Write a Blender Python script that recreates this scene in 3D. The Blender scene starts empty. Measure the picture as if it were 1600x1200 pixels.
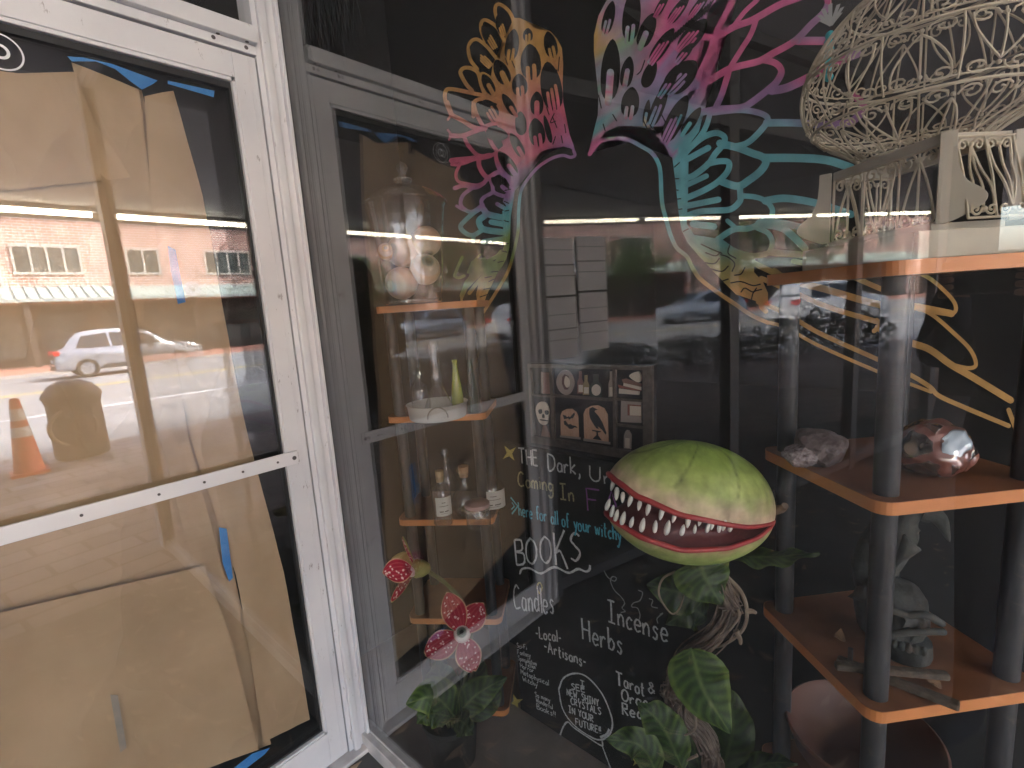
import bpy, bmesh, math, random
from mathutils import Vector, Matrix, Quaternion, noise

# ------------------------------------------------------------------ camera, world, sun, exposure
S = bpy.context.scene
COL = S.collection
rnd = random.Random(7)
F_PX, PITCH, ROLL, YAW = 778.10, math.radians(8.814), math.radians(-3.898), math.radians(47.179)
CAM = Vector((-0.680, -1.410, 1.379))
cy_, sy_ = math.cos(YAW), math.sin(YAW)
FW = Vector((sy_*math.cos(PITCH), cy_*math.cos(PITCH), -math.sin(PITCH)))
_rt = Vector((cy_, -sy_, 0)); _up = _rt.cross(FW)
RT = math.cos(ROLL)*_rt + math.sin(ROLL)*_up
UP = -math.sin(ROLL)*_rt + math.cos(ROLL)*_up
cam = bpy.data.cameras.new('camera'); cam_o = bpy.data.objects.new('camera', cam); COL.objects.link(cam_o)
cam.sensor_width = 36.0; cam.lens = F_PX/1600*36.0; cam.clip_start = 0.02; cam.clip_end = 500
M = Matrix((RT, UP, -FW)).transposed().to_4x4(); M.translation = CAM
cam_o.matrix_world = M
S.camera = cam_o

W = bpy.data.worlds.new("World"); S.world = W; W.use_nodes = True
wn = W.node_tree; wn.nodes.clear()
SUN_EL, SUN_AZ = math.radians(46), math.radians(60)      # sun direction: azimuth from +y towards +x
sky = wn.nodes.new('ShaderNodeTexSky'); sky.sky_type = 'NISHITA'; sky.sun_disc = False
sky.sun_elevation = SUN_EL; sky.sun_rotation = SUN_AZ; sky.dust_density = 6.0; sky.air_density = 1.0
bg = wn.nodes.new('ShaderNodeBackground'); bg.inputs['Strength'].default_value = 0.15
wo = wn.nodes.new('ShaderNodeOutputWorld')
wn.links.new(sky.outputs[0], bg.inputs[0]); wn.links.new(bg.outputs[0], wo.inputs[0])
sun = bpy.data.lights.new('sun', 'SUN'); sun.energy = 1.5; sun.angle = math.radians(25.0); sun.color = (1.0, 0.975, 0.95)
sun_o = bpy.data.objects.new('sun', sun); COL.objects.link(sun_o)
sd = Vector((math.sin(SUN_AZ)*math.cos(SUN_EL), math.cos(SUN_AZ)*math.cos(SUN_EL), math.sin(SUN_EL)))
sun_o.rotation_euler = (-sd).to_track_quat('-Z', 'Y').to_euler()
sun_o.location = (0, -10, 30)
S.view_settings.view_transform = 'Standard'; S.view_settings.look = 'None'
S.view_settings.exposure = 4.25; S.view_settings.gamma = 1.0
S.render.engine = 'CYCLES'
cs = S.cycles
cs.max_bounces = 10; cs.diffuse_bounces = 5; cs.glossy_bounces = 6; cs.transmission_bounces = 8
cs.transparent_max_bounces = 40; cs.use_denoising = True; cs.sample_clamp_indirect = 8.0
cs.caustics_reflective = False; cs.caustics_refractive = False

# ------------------------------------------------------------------ helpers
def ray(u, v):
    return FW + RT*((u-800)/F_PX) - UP*((v-600)/F_PX)
def onx(u, v, x): d = ray(u, v); return CAM + d*((x-CAM.x)/d.x)
def ony(u, v, y): d = ray(u, v); return CAM + d*((y-CAM.y)/d.y)
def onz(u, v, z): d = ray(u, v); return CAM + d*((z-CAM.z)/d.z)
def onp(u, v, p0, n):
    d = ray(u, v); return CAM + d*(((Vector(p0)-CAM).dot(n))/d.dot(n))

def smooth(pts, k=5, closed=False):
    n = len(pts)
    if n < 3: return [Vector(p) for p in pts]
    P = [Vector(p) for p in pts]; out = []
    m = n if closed else n-1
    for i in range(m):
        p0 = P[i-1] if (closed or i > 0) else P[0]*2-P[1]
        p1 = P[i]; p2 = P[(i+1) % n]
        p3 = P[(i+2) % n] if (closed or i+2 < n) else P[n-1]*2-P[n-2]
        for j in range(k):
            t = j/k
            out.append(0.5*((2*p1)+(p2-p0)*t+(2*p0-5*p1+4*p2-p3)*t*t+(3*p1-p0-3*p2+p3)*t**3))
    if not closed: out.append(P[-1])
    return out

class MB:
    def __init__(s): s.v = []; s.f = []; s.c = []; s.col = None; s.k = 0
    def add(s, vs, fs):
        o = len(s.v); s.v.extend([Vector(p) for p in vs]); s.f.extend([tuple(i+o for i in f) for f in fs])
        s.c.extend([s.col]*len(vs)); return s
    def box(s, x0, x1, y0, y1, z0, z1):
        return s.obox(((x0+x1)/2, (y0+y1)/2, (z0+z1)/2), (1,0,0), (0,1,0), (0,0,1), abs(x1-x0)/2, abs(y1-y0)/2, abs(z1-z0)/2)
    def obox(s, c, ax, ay, az, a, b, d, bev=0.0):
        c = Vector(c); ax = Vector(ax)*a; ay = Vector(ay)*b; az = Vector(az)*d
        vs = [c+sx*ax+sy*ay+sz*az for sz in (-1,1) for sy in (-1,1) for sx in (-1,1)]
        return s.add(vs, [(0,2,3,1),(4,5,7,6),(0,1,5,4),(2,6,7,3),(0,4,6,2),(1,3,7,5)])
    def tube(s, pts, r, n=8, closed=False, caps=True):
        P = [Vector(p) for p in pts]; m = len(P)
        rr = r if isinstance(r, (list, tuple)) else [r]*m
        t0 = (P[1]-P[0]).normalized()
        nrm = t0.orthogonal().normalized(); vs = []
        for i in range(m):
            if closed: t = P[(i+1) % m]-P[i-1]
            else: t = P[min(i+1, m-1)]-P[max(i-1, 0)]
            if t.length < 1e-9: t = t0
            t = t.normalized()
            nrm = nrm - t*nrm.dot(t)
            nrm = nrm.normalized() if nrm.length > 1e-6 else t.orthogonal().normalized()
            b = t.cross(nrm)
            for k in range(n):
                a = 2*math.pi*k/n
                vs.append(P[i]+(nrm*math.cos(a)+b*math.sin(a))*rr[i])
        fs = []
        for i in range(m if closed else m-1):
            j = (i+1) % m
            for k in range(n):
                l = (k+1) % n
                fs.append((i*n+k, i*n+l, j*n+l, j*n+k))
        if caps and not closed:
            fs.append(tuple(range(n-1, -1, -1))); fs.append(tuple((m-1)*n+k for k in range(n)))
        return s.add(vs, fs)
    def lathe(s, prof, n=28, c=(0,0,0), ax=None, sc=(1,1)):
        c = Vector(c); X, Y, Z = Vector((1,0,0)), Vector((0,1,0)), Vector((0,0,1))
        if ax is not None:
            Z = Vector(ax).normalized(); X = Z.orthogonal().normalized(); Y = Z.cross(X)
        vs = []; fs = []; m = len(prof)
        for (r, z) in prof:
            for k in range(n):
                a = 2*math.pi*k/n
                vs.append(c+X*(r*math.cos(a)*sc[0])+Y*(r*math.sin(a)*sc[1])+Z*z)
        for i in range(m-1):
            for k in range(n):
                l = (k+1) % n
                fs.append((i*n+k, i*n+l, (i+1)*n+l, (i+1)*n+k))
        return s.add(vs, fs)
    def ball(s, c, r, n=16, m=10, ax=(0,0,1), sc=(1,1,1)):
        c = Vector(c); Z = Vector(ax).normalized(); X = Z.orthogonal().normalized(); Y = Z.cross(X)
        vs = []; fs = []
        for i in range(m+1):
            t = math.pi*i/m
            for k in range(n):
                a = 2*math.pi*k/n
                vs.append(c+(X*math.sin(t)*math.cos(a)*sc[0]+Y*math.sin(t)*math.sin(a)*sc[1]+Z*math.cos(t)*sc[2])*r)
        for i in range(m):
            for k in range(n):
                l = (k+1) % n
                fs.append((i*n+k, (i+1)*n+k, (i+1)*n+l, i*n+l))
        return s.add(vs, fs)
    def prism(s, pts, nrm, th):
        P = [Vector(p) for p in pts]; n = len(P); d = Vector(nrm)*th
        area = Vector((0,0,0))
        for i in range(n): area += P[i].cross(P[(i+1) % n])
        if area.dot(Vector(nrm)) < 0: P.reverse()
        vs = [p+d for p in P]+P
        fs = [tuple(range(n)), tuple(range(2*n-1, n-1, -1))]
        for i in range(n):
            j = (i+1) % n; fs.append((i, n+i, n+j, j))
        return s.add(vs, fs)
    def grid(s, fn, nu, nv, cu=False):
        vs = [fn(i/(nu-1 if not cu else nu), j/(nv-1)) for j in range(nv) for i in range(nu)]
        fs = []
        for j in range(nv-1):
            for i in range(nu if cu else nu-1):
                l = (i+1) % nu
                fs.append((j*nu+i, j*nu+l, (j+1)*nu+l, (j+1)*nu+i))
        return s.add(vs, fs)
    def build(s, name, mat, parent=None, loc=None, sm=False, bevel=0, solid=0, **tags):
        me = bpy.data.meshes.new(name)
        off = wloc(parent) if parent else Vector(loc if loc is not None else (0,0,0))
        me.from_pydata([tuple(p-off) for p in s.v], [], s.f)
        if any(c is not None for c in s.c):
            at = me.color_attributes.new('Col', 'FLOAT_COLOR', 'POINT')
            for i, c in enumerate(s.c):
                c = c or (1,1,1); at.data[i].color = (c[0], c[1], c[2], 1)
        me.materials.append(mat)
        if sm: me.polygons.foreach_set('use_smooth', [True]*len(me.polygons))
        me.update()
        o = bpy.data.objects.new(name, me); COL.objects.link(o)
        if parent: o.parent = parent
        elif loc is not None: o.location = loc
        if sm:
            md = None
            try:
                me.set_sharp_from_angle(angle=math.radians(50))
            except Exception: pass
        if bevel:
            b = o.modifiers.new('bevel', 'BEVEL'); b.width = bevel; b.segments = 2; b.limit_method = 'ANGLE'
        if solid:
            b = o.modifiers.new('solid', 'SOLIDIFY'); b.thickness = solid; b.offset = 0
        for k, v in tags.items(): o[k] = v
        return o
def wloc(o):
    p = Vector((0,0,0))
    while o is not None:
        p += Vector(o.location); o = o.parent
    return p
def thing(name, label, cat, loc, group=None):
    o = bpy.data.objects.new(name, None); COL.objects.link(o); o.location = loc; o.empty_display_size = .05
    o['label'] = label; o['category'] = cat
    if group: o['group'] = group
    return o
def T(label, cat, group=None):
    d = dict(label=label, category=cat)
    if group: d['group'] = group
    return d
def ST(): return dict(kind='structure')

# ------------------------------------------------------------------ materials
MATS = {}
def mat(name, c, rough=.6, metal=0, c2=None, scale=8, bump=0, bscale=60, spec=.5, coat=0, stretch=None, detail=4, emit=0, lo=.35, hi=.65, trans=0):
    if name in MATS: return MATS[name]
    m = bpy.data.materials.new(name); m.use_nodes = True; nt = m.node_tree; b = nt.nodes['Principled BSDF']
    b.inputs['Base Color'].default_value = (*c, 1); b.inputs['Roughness'].default_value = rough
    b.inputs['Metallic'].default_value = metal; b.inputs['Specular IOR Level'].default_value = spec
    if coat: b.inputs['Coat Weight'].default_value = coat; b.inputs['Coat Roughness'].default_value = .08
    if emit: b.inputs['Emission Color'].default_value = (*c, 1); b.inputs['Emission Strength'].default_value = emit
    if c2 or bump:
        tc = nt.nodes.new('ShaderNodeTexCoord'); src = tc.outputs['Object']
        if stretch:
            mp = nt.nodes.new('ShaderNodeMapping'); mp.inputs['Scale'].default_value = stretch
            nt.links.new(src, mp.inputs[0]); src = mp.outputs[0]
        if c2:
            n = nt.nodes.new('ShaderNodeTexNoise'); n.inputs['Scale'].default_value = scale; n.inputs['Detail'].default_value = detail
            r = nt.nodes.new('ShaderNodeValToRGB'); r.color_ramp.elements[0].position = lo; r.color_ramp.elements[1].position = hi
            r.color_ramp.elements[0].color = (*c, 1); r.color_ramp.elements[1].color = (*c2, 1)
            nt.links.new(src, n.inputs['Vector']); nt.links.new(n.outputs['Fac'], r.inputs[0]); nt.links.new(r.outputs[0], b.inputs['Base Color'])
        if bump:
            n2 = nt.nodes.new('ShaderNodeTexNoise'); n2.inputs['Scale'].default_value = bscale; n2.inputs['Detail'].default_value = 5
            bp = nt.nodes.new('ShaderNodeBump'); bp.inputs['Strength'].default_value = bump; bp.inputs['Distance'].default_value = .01
            nt.links.new(src, n2.inputs['Vector']); nt.links.new(n2.outputs['Fac'], bp.inputs['Height']); nt.links.new(bp.outputs[0], b.inputs['Normal'])
    MATS[name] = m; return m
def attr_mat(name, rough=.5, spec=.3, nscale=0, namt=.3, bump=0):
    m = bpy.data.materials.new(name); m.use_nodes = True; nt = m.node_tree; b = nt.nodes['Principled BSDF']
    a = nt.nodes.new('ShaderNodeVertexColor'); a.layer_name = 'Col'
    b.inputs['Roughness'].default_value = rough; b.inputs['Specular IOR Level'].default_value = spec
    out = a.outputs[0]
    if nscale:
        tc = nt.nodes.new('ShaderNodeTexCoord'); n = nt.nodes.new('ShaderNodeTexNoise'); n.inputs['Scale'].default_value = nscale; n.inputs['Detail'].default_value = 5
        nt.links.new(tc.outputs['Object'], n.inputs['Vector'])
        r = nt.nodes.new('ShaderNodeMapRange'); r.inputs[1].default_value = .3; r.inputs[2].default_value = .7; r.inputs[3].default_value = 1-namt; r.inputs[4].default_value = 1+namt
        nt.links.new(n.outputs['Fac'], r.inputs[0])
        mx = nt.nodes.new('ShaderNodeVectorMath'); mx.operation = 'SCALE'
        nt.links.new(out, mx.inputs[0]); nt.links.new(r.outputs[0], mx.inputs['Scale']); out = mx.outputs[0]
        if bump:
            bp = nt.nodes.new('ShaderNodeBump'); bp.inputs['Strength'].default_value = bump; bp.inputs['Distance'].default_value = .004
            nt.links.new(n.outputs['Fac'], bp.inputs['Height']); nt.links.new(bp.outputs[0], b.inputs['Normal'])
    nt.links.new(out, b.inputs['Base Color']); MATS[name] = m; return m
def glass(name, tint=(1,1,1), ior=1.5, boost=1.0, add=0.0, dirt=0.0):
    if name in MATS: return MATS[name]
    m = bpy.data.materials.new(name); m.use_nodes = True; nt = m.node_tree; nt.nodes.clear()
    out = nt.nodes.new('ShaderNodeOutputMaterial'); tr = nt.nodes.new('ShaderNodeBsdfTransparent'); gl = nt.nodes.new('ShaderNodeBsdfGlossy')
    tr.inputs[0].default_value = (*tint, 1); gl.inputs['Roughness'].default_value = 0.0
    geo = nt.nodes.new('ShaderNodeNewGeometry'); mr = nt.nodes.new('ShaderNodeMapRange')
    mr.inputs[3].default_value = ior; mr.inputs[4].default_value = 1/ior
    fr = nt.nodes.new('ShaderNodeFresnel'); mx = nt.nodes.new('ShaderNodeMixShader')
    ma = nt.nodes.new('ShaderNodeMath'); ma.operation = 'MULTIPLY_ADD'; ma.inputs[1].default_value = boost; ma.inputs[2].default_value = add; ma.use_clamp = True
    nt.links.new(geo.outputs['Backfacing'], mr.inputs[0]); nt.links.new(mr.outputs[0], fr.inputs['IOR'])
    nt.links.new(fr.outputs[0], ma.inputs[0]); nt.links.new(ma.outputs[0], mx.inputs[0])
    nt.links.new(tr.outputs[0], mx.inputs[1]); nt.links.new(gl.outputs[0], mx.inputs[2])
    last = mx.outputs[0]
    if dirt:
        df = nt.nodes.new('ShaderNodeBsdfDiffuse'); df.inputs[0].default_value = (.6,.6,.6,1)
        tc = nt.nodes.new('ShaderNodeTexCoord'); n = nt.nodes.new('ShaderNodeTexNoise'); n.inputs['Scale'].default_value = 3.0; n.inputs['Detail'].default_value = 8
        r = nt.nodes.new('ShaderNodeMapRange'); r.inputs[1].default_value = .4; r.inputs[2].default_value = .75; r.inputs[3].default_value = dirt*.35; r.inputs[4].default_value = dirt
        nt.links.new(tc.outputs['Object'], n.inputs['Vector']); nt.links.new(n.outputs['Fac'], r.inputs[0])
        m2 = nt.nodes.new('ShaderNodeMixShader'); nt.links.new(r.outputs[0], m2.inputs[0]); nt.links.new(last, m2.inputs[1]); nt.links.new(df.outputs[0], m2.inputs[2]); last = m2.outputs[0]
    nt.links.new(last, out.inputs[0]); MATS[name] = m; return m

def grime(m, thr=.635, col=(.20,.18,.17), scale=55, st=(1,1,.35)):
    nt = m.node_tree; b = nt.nodes['Principled BSDF']; old = b.inputs['Base Color'].links[0].from_socket
    tc = nt.nodes.new('ShaderNodeTexCoord'); mp = nt.nodes.new('ShaderNodeMapping'); mp.inputs['Scale'].default_value = st
    n = nt.nodes.new('ShaderNodeTexNoise'); n.inputs['Scale'].default_value = scale; n.inputs['Detail'].default_value = 6; n.inputs['Roughness'].default_value = .7
    nt.links.new(tc.outputs['Object'], mp.inputs[0]); nt.links.new(mp.outputs[0], n.inputs['Vector'])
    r = nt.nodes.new('ShaderNodeMapRange'); r.inputs[1].default_value = thr; r.inputs[2].default_value = thr+.05; r.inputs[4].default_value = .75
    mx = nt.nodes.new('ShaderNodeMixRGB'); mx.inputs[2].default_value = (*col,1)
    nt.links.new(n.outputs['Fac'], r.inputs[0]); nt.links.new(r.outputs[0], mx.inputs[0]); nt.links.new(old, mx.inputs[1]); nt.links.new(mx.outputs[0], b.inputs['Base Color']); return m
ALU = grime(mat('white_aluminium', (.57,.57,.59), .45, c2=(.68,.68,.69), scale=5, bump=.03, bscale=90, lo=.3, hi=.7))
ALU_D = mat('worn_aluminium', (.48,.46,.45), .45, c2=(.64,.61,.60), scale=22, detail=7)
SCREW = mat('screw_steel', (.10,.09,.09), .5, .6)
GASKET = mat('black_gasket', (.012,.012,.014), .6)
WINGLASS = glass('window_glass', (.97,.98,.98), boost=1.6, add=.012, dirt=.008)
DOORGLASS = glass('door_glass', (.97,.98,.98), boost=1.3, add=.02, dirt=.010)
SPLAYGLASS = glass('side_glass', (.95,.96,.96), boost=1.5, add=.02, dirt=.01)
JARGLASS = glass('jar_glass', (.95,.96,.95), boost=2.2, add=.035)
GREENGLASS = glass('green_bottle_glass', (.62,.72,.12), boost=1, add=.02)
def tinted_glass(name, col):
    m = bpy.data.materials.new(name); m.use_nodes = True; b = m.node_tree.nodes['Principled BSDF']; b.inputs['Base Color'].default_value = (*col,1); b.inputs['Roughness'].default_value = .08
    b.inputs['Alpha'].default_value = .62; b.inputs['Specular IOR Level'].default_value = .8; MATS[name] = m; return m
GREENGLASS = tinted_glass('yellow_green_glass', (.36,.42,.04))
TEALGLASS = glass('teal_bottle_glass', (.62,.82,.80), boost=1, add=.02)
TARGLASS = glass('far_window_glass', (.35,.38,.4), boost=1.5, add=.1)
BLACKWALL = mat('black_painted_wall', (.010,.0098,.0098), .7, c2=(.016,.0155,.0155), scale=3, bump=.05, bscale=30, spec=.25)
DARKROOM = mat('dark_room_paint', (.022,.020,.019), .85, c2=(.03,.027,.025), scale=2, spec=.15)
def brick_mat(name, c1, c2, mortar, bw, bh, plane='xz', rough=.8, msize=.012, rot=0, bump=.3):
    m = mat(name, c1, rough); nt = m.node_tree; b = nt.nodes['Principled BSDF']
    tc = nt.nodes.new('ShaderNodeTexCoord'); src = tc.outputs['Object']
    if plane == 'xz':
        sp = nt.nodes.new('ShaderNodeSeparateXYZ'); cb = nt.nodes.new('ShaderNodeCombineXYZ')
        nt.links.new(src, sp.inputs[0]); nt.links.new(sp.outputs[0], cb.inputs[0]); nt.links.new(sp.outputs[2], cb.inputs[1]); src = cb.outputs[0]
    if rot:
        mp = nt.nodes.new('ShaderNodeMapping'); mp.inputs['Rotation'].default_value = (0,0,rot); nt.links.new(src, mp.inputs[0]); src = mp.outputs[0]
    br = nt.nodes.new('ShaderNodeTexBrick'); br.inputs['Scale'].default_value = 1; br.inputs['Mortar Size'].default_value = msize
    br.inputs['Brick Width'].default_value = bw; br.inputs['Row Height'].default_value = bh
    br.inputs['Color1'].default_value = (*c1,1); br.inputs['Color2'].default_value = (*c2,1); br.inputs['Mortar'].default_value = (*mortar,1)
    nt.links.new(src, br.inputs['Vector'])
    n = nt.nodes.new('ShaderNodeTexNoise'); n.inputs['Scale'].default_value = 1.3; n.inputs['Detail'].default_value = 8
    nt.links.new(tc.outputs['Object'], n.inputs['Vector'])
    r = nt.nodes.new('ShaderNodeMapRange'); r.inputs[1].default_value = .3; r.inputs[2].default_value = .7; r.inputs[3].default_value = .7; r.inputs[4].default_value = 1.2
    nt.links.new(n.outputs['Fac'], r.inputs[0])
    mx = nt.nodes.new('ShaderNodeVectorMath'); mx.operation = 'SCALE'
    nt.links.new(br.outputs['Color'], mx.inputs[0]); nt.links.new(r.outputs[0], mx.inputs['Scale']); nt.links.new(mx.outputs[0], b.inputs['Base Color'])
    bp = nt.nodes.new('ShaderNodeBump'); bp.inputs['Strength'].default_value = bump; bp.inputs['Distance'].default_value = .006; bp.invert = True
    nt.links.new(br.outputs['Fac'], bp.inputs['Height']); nt.links.new(bp.outputs[0], b.inputs['Normal'])
    return m

# ------------------------------------------------------------------ ground, street
ASPH = mat('asphalt', (.19,.195,.205), .85, c2=(.25,.255,.265), scale=.6, detail=8, bump=.1)
CONC = mat('alcove_concrete', (.06,.058,.057), .85, c2=(.10,.097,.094), scale=6, detail=8, bump=.15)
PAVER = brick_mat('brick_paver', (.30,.225,.20), (.44,.355,.33), (.085,.075,.07), .46, .23, 'xy', .85, .014, rot=.12)
FARPAVE = brick_mat('red_brick_paving', (.36,.15,.11), (.42,.20,.15), (.30,.2,.17), .4, .2, 'xy', .85)
PAINTW = mat('road_paint_white', (.72,.73,.74), .6); PAINTY = mat('road_paint_yellow', (.62,.46,.10), .6)
KERB = mat('kerb_stone', (.36,.34,.32), .8, c2=(.45,.43,.41), scale=6)
TILE = mat('display_floor_vinyl', (.24,.20,.17), .6, c2=(.33,.28,.24), scale=9, detail=6)
MB().box(-250,250,-250,250,-.6,-.135).build('ground', mat('soil', (.12,.11,.08), .9), **ST())
MB().box(-200,200,-26.6,-6.95,-.5,-.12).build('road', ASPH, **ST())
m = MB(); m.box(-200,200,-12.1,-11.95,-.12,-.116); m.build('lane_line', PAINTW, **ST())
m = MB(); m.box(-200,200,-18.15,-18.0,-.12,-.116).box(-200,200,-17.8,-17.65,-.12,-.116); m.build('centre_line', PAINTY, **ST())
m = MB(); m.box(-200,200,-24.1,-23.98,-.12,-.116); m.build('lane_line', PAINTW, **ST())
MB().box(-200,200,-6.8,-1.85,-.4,0).build('pavement', PAVER, **ST())
MB().box(-14,6,-1.85,4.0,-.4,-.002).build('alcove_floor', CONC, **ST())
MB().box(-200,200,-6.95,-6.8,-.4,.004).build('kerb', KERB, **ST())
MB().box(-200,200,-26.75,-26.6,-.4,.004).build('kerb', KERB, **ST())
MB().box(-200,200,-34,-26.75,-.4,0).build('pavement', FARPAVE, **ST())
MB().box(.012,.66,-2.36,.36,-.002,.03).build('display_floor', TILE, **ST())

# leaf litter on the alcove floor
LEAFLIT = mat('dry_leaf', (.22,.15,.10), .8, c2=(.42,.31,.22), scale=4)
m = MB()
for i in range(330):
    x = -.05-3.4*rnd.random()**1.3; y = rnd.uniform(-1.85, -.06)
    if x < -.95: y -= abs(x+.95)*.27
    L = rnd.uniform(.010,.045); a = rnd.uniform(0,6.28); w = L*rnd.uniform(.15,.5); z = .004
    d = Vector((math.cos(a), math.sin(a), 0)); e = Vector((-d.y, d.x, 0)); c = Vector((x,y,z)); h = rnd.uniform(.004,.014)
    m.add([c-d*L+Vector((0,0,h)), c+e*w, c+d*L+Vector((0,0,h*.8)), c-e*w, c+Vector((0,0,h*.4))], [(0,3,4),(3,2,4),(2,1,4),(1,0,4)])
m.build('leaf_litter', LEAFLIT, kind='stuff', label='dry leaves and twigs scattered on the dark alcove floor')

# ------------------------------------------------------------------ canopy, shop shell
SOFFIT = mat('soffit_paint', (.40,.40,.41), .8, c2=(.46,.46,.47), scale=1.5)
cn = thing('canopy', 'flat shopfront canopy with painted soffit over the pavement', 'canopy', (-4,-3,2.80))
MB().box(-15,7,-6.3,-.05,2.80,3.1).build('soffit', SOFFIT, cn)
MB().box(-15,7,-6.42,-6.3,2.72,3.2).build('fascia', mat('fascia_paint', (.12,.10,.09), .6), cn)
TUBE = mat('lit_tube', (1.0,.90,.68), .4, emit=4.5); FIXT = mat('tube_fixture', (.5,.5,.5), .5)
xs = -12.4
i = 0
while xs < 3.2:
    t = thing('tube_light', 'lit fluorescent tube in the row along the canopy edge', 'light', (xs+.9,-6.0,2.80), 'fluorescent tubes under the canopy')
    MB().box(xs+.0,xs+1.80,-6.04,-5.96,2.752,2.798).build('housing', FIXT, t)
    MB().tube([(xs+.04,-6.0,2.722),(xs+1.76,-6.0,2.722)], .028, 10).build('tube', TUBE, t, sm=True)
    xs += 1.86; i += 1

sh = thing('shop_interior', 'dark unlit room behind the papered door and side windows', 'room', (-2.5,2,0))
MB().box(-7,-.02,2.4,2.5,0,2.8).build('back_wall', DARKROOM, sh)
MB().box(-7,.95,-.04,2.6,2.80,3.1).build('ceiling', DARKROOM, sh)
MB().box(-.062,-.012,.06,2.4,0,2.8).build('side_wall', DARKROOM, sh)
MB().box(-7.1,-7,-1.6,2.5,0,2.8).build('side_wall', DARKROOM, sh)

# ------------------------------------------------------------------ door and frame  (plane y = 0)
fr = thing('door_frame', 'white aluminium shopfront frame around the papered door with transom', 'door frame', (-.5,0,0))
m = MB(); m.box(-.0615,-.048,-.024,.05,0,2.78); m.box(-.048,-.026,-.036,.05,0,2.78); m.box(-.026,-.006,-.030,.05,0,2.78); m.box(-.006,.003,-.046,.05,0,2.78)
m.box(-.0455,-.0285,-.0385,-.036,.0,2.78)
m.build('jamb', ALU, fr, bevel=.0015)
m = MB(); m.box(-.998,-.975,-.046,.05,0,2.78); m.box(-.975,-.942,-.03,.05,0,2.78); m.build('jamb', ALU, fr, bevel=.0015)
m = MB(); m.box(-.942,-.0615,-.045,.05,2.078,2.118); m.box(-.942,-.0615,-.026,.05,2.056,2.078); m.build('header', ALU, fr, bevel=.002)
m = MB(); m.box(-.942,-.0615,-.03,.05,2.72,2.78); m.build('transom_head', ALU, fr)
m = MB()
for x in (-.16,-.085,-.45,-.8): m.tube([(x,-.0265,2.068),(x,-.0245,2.068)], .005, 10)
m.tube([(-.15,-.03,2.077),(-.15,-.03,2.0785)], .0045, 10).tube([(-.085,-.035,2.077),(-.085,-.035,2.0785)], .0045, 10)
m.build('screw', SCREW, fr)
MB().box(-.942,-.0615,.010,.016,2.118,2.72).build('transom_glass', DOORGLASS, fr)
m = MB(); m.box(-.942,-.0615,.05,.06,2.118,2.72); m.build('transom_blind', DARKROOM, fr)
m = MB(); m.box(-.99,-.004,-.06,.06,-.001,.014); m.build('threshold', ALU_D, fr, bevel=.003)

dr = thing('shop_door', 'white aluminium glass door with push bar and brown paper behind its glass', 'door', (-.5,0,.016))
m = MB(); m.box(-.1285,-.1215,-.020,.02,.131,1.981).box(-.1215,-.0655,-.022,.022,.018,2.05).box(-.084,-.0815,-.0235,-.022,.018,2.05); m.build('stile', ALU, dr, bevel=.0015)
m = MB(); m.box(-.938,-.875,-.022,.022,.018,2.05); m.build('stile', ALU, dr, bevel=.0015)
m = MB(); m.box(-.875,-.1215,-.022,.022,1.99,2.05).box(-.875,-.1285,-.019,.02,1.981,1.99); m.build('top_rail', ALU, dr, bevel=.0015)
m = MB(); m.box(-.875,-.1215,-.022,.022,.018,.124).box(-.875,-.1285,-.019,.02,.124,.131); m.build('bottom_rail', ALU, dr, bevel=.0015)
m = MB(); g = .006
m.box(-.1285-g,-.1287,-.008,.012,.1312,1.9808).box(-.8748,-.8748+g,-.008,.012,.1312,1.9808).box(-.8748+g,-.1285-g,-.008,.012,.1312,.1312+g).box(-.8748+g,-.1285-g,-.008,.012,1.9808-g*2.4,1.9808)
m.build('gasket', GASKET, dr)
MB().box(-.8746+g,-.1287-g,0,.005,.1314+g,1.9806-g*2.4).build('glass_pane', DOORGLASS, dr)
bar = MB().box(-.915,-.098,-.030,-.0225,.983,1.020).build('push_bar', mat('bar_aluminium', (.66,.66,.68), .4, c2=(.72,.71,.71), scale=4), dr, bevel=.0015)
m = MB()
for x in (-.109,-.155,-.245,-.335,-.43,-.57,-.75,-.895): m.tube([(x,-.0315,1.001),(x,-.0295,1.001)], .0058 if x > -.11 else .0032, 12)
m.build('screw', SCREW, bar)
m = MB()   # round sticker near the top of the pane
c = ony(0,80,-.0012); 
for r0, r1 in ((.034,.031),(.014,.009)):
    vs=[]; fs=[]; n=40
    for k in range(n):
        a=2*math.pi*k/n; vs += [c+Vector((math.cos(a)*r0,0,math.sin(a)*r0)), c+Vector((math.cos(a)*r1,0,math.sin(a)*r1))]
        j=(k+1)%n; fs.append((2*k,2*k+1,2*j+1,2*j))
    m.add(vs,fs)
m.build('sticker', mat('sticker_white', (.7,.72,.75), .5), dr, solid=.0004)

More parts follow.
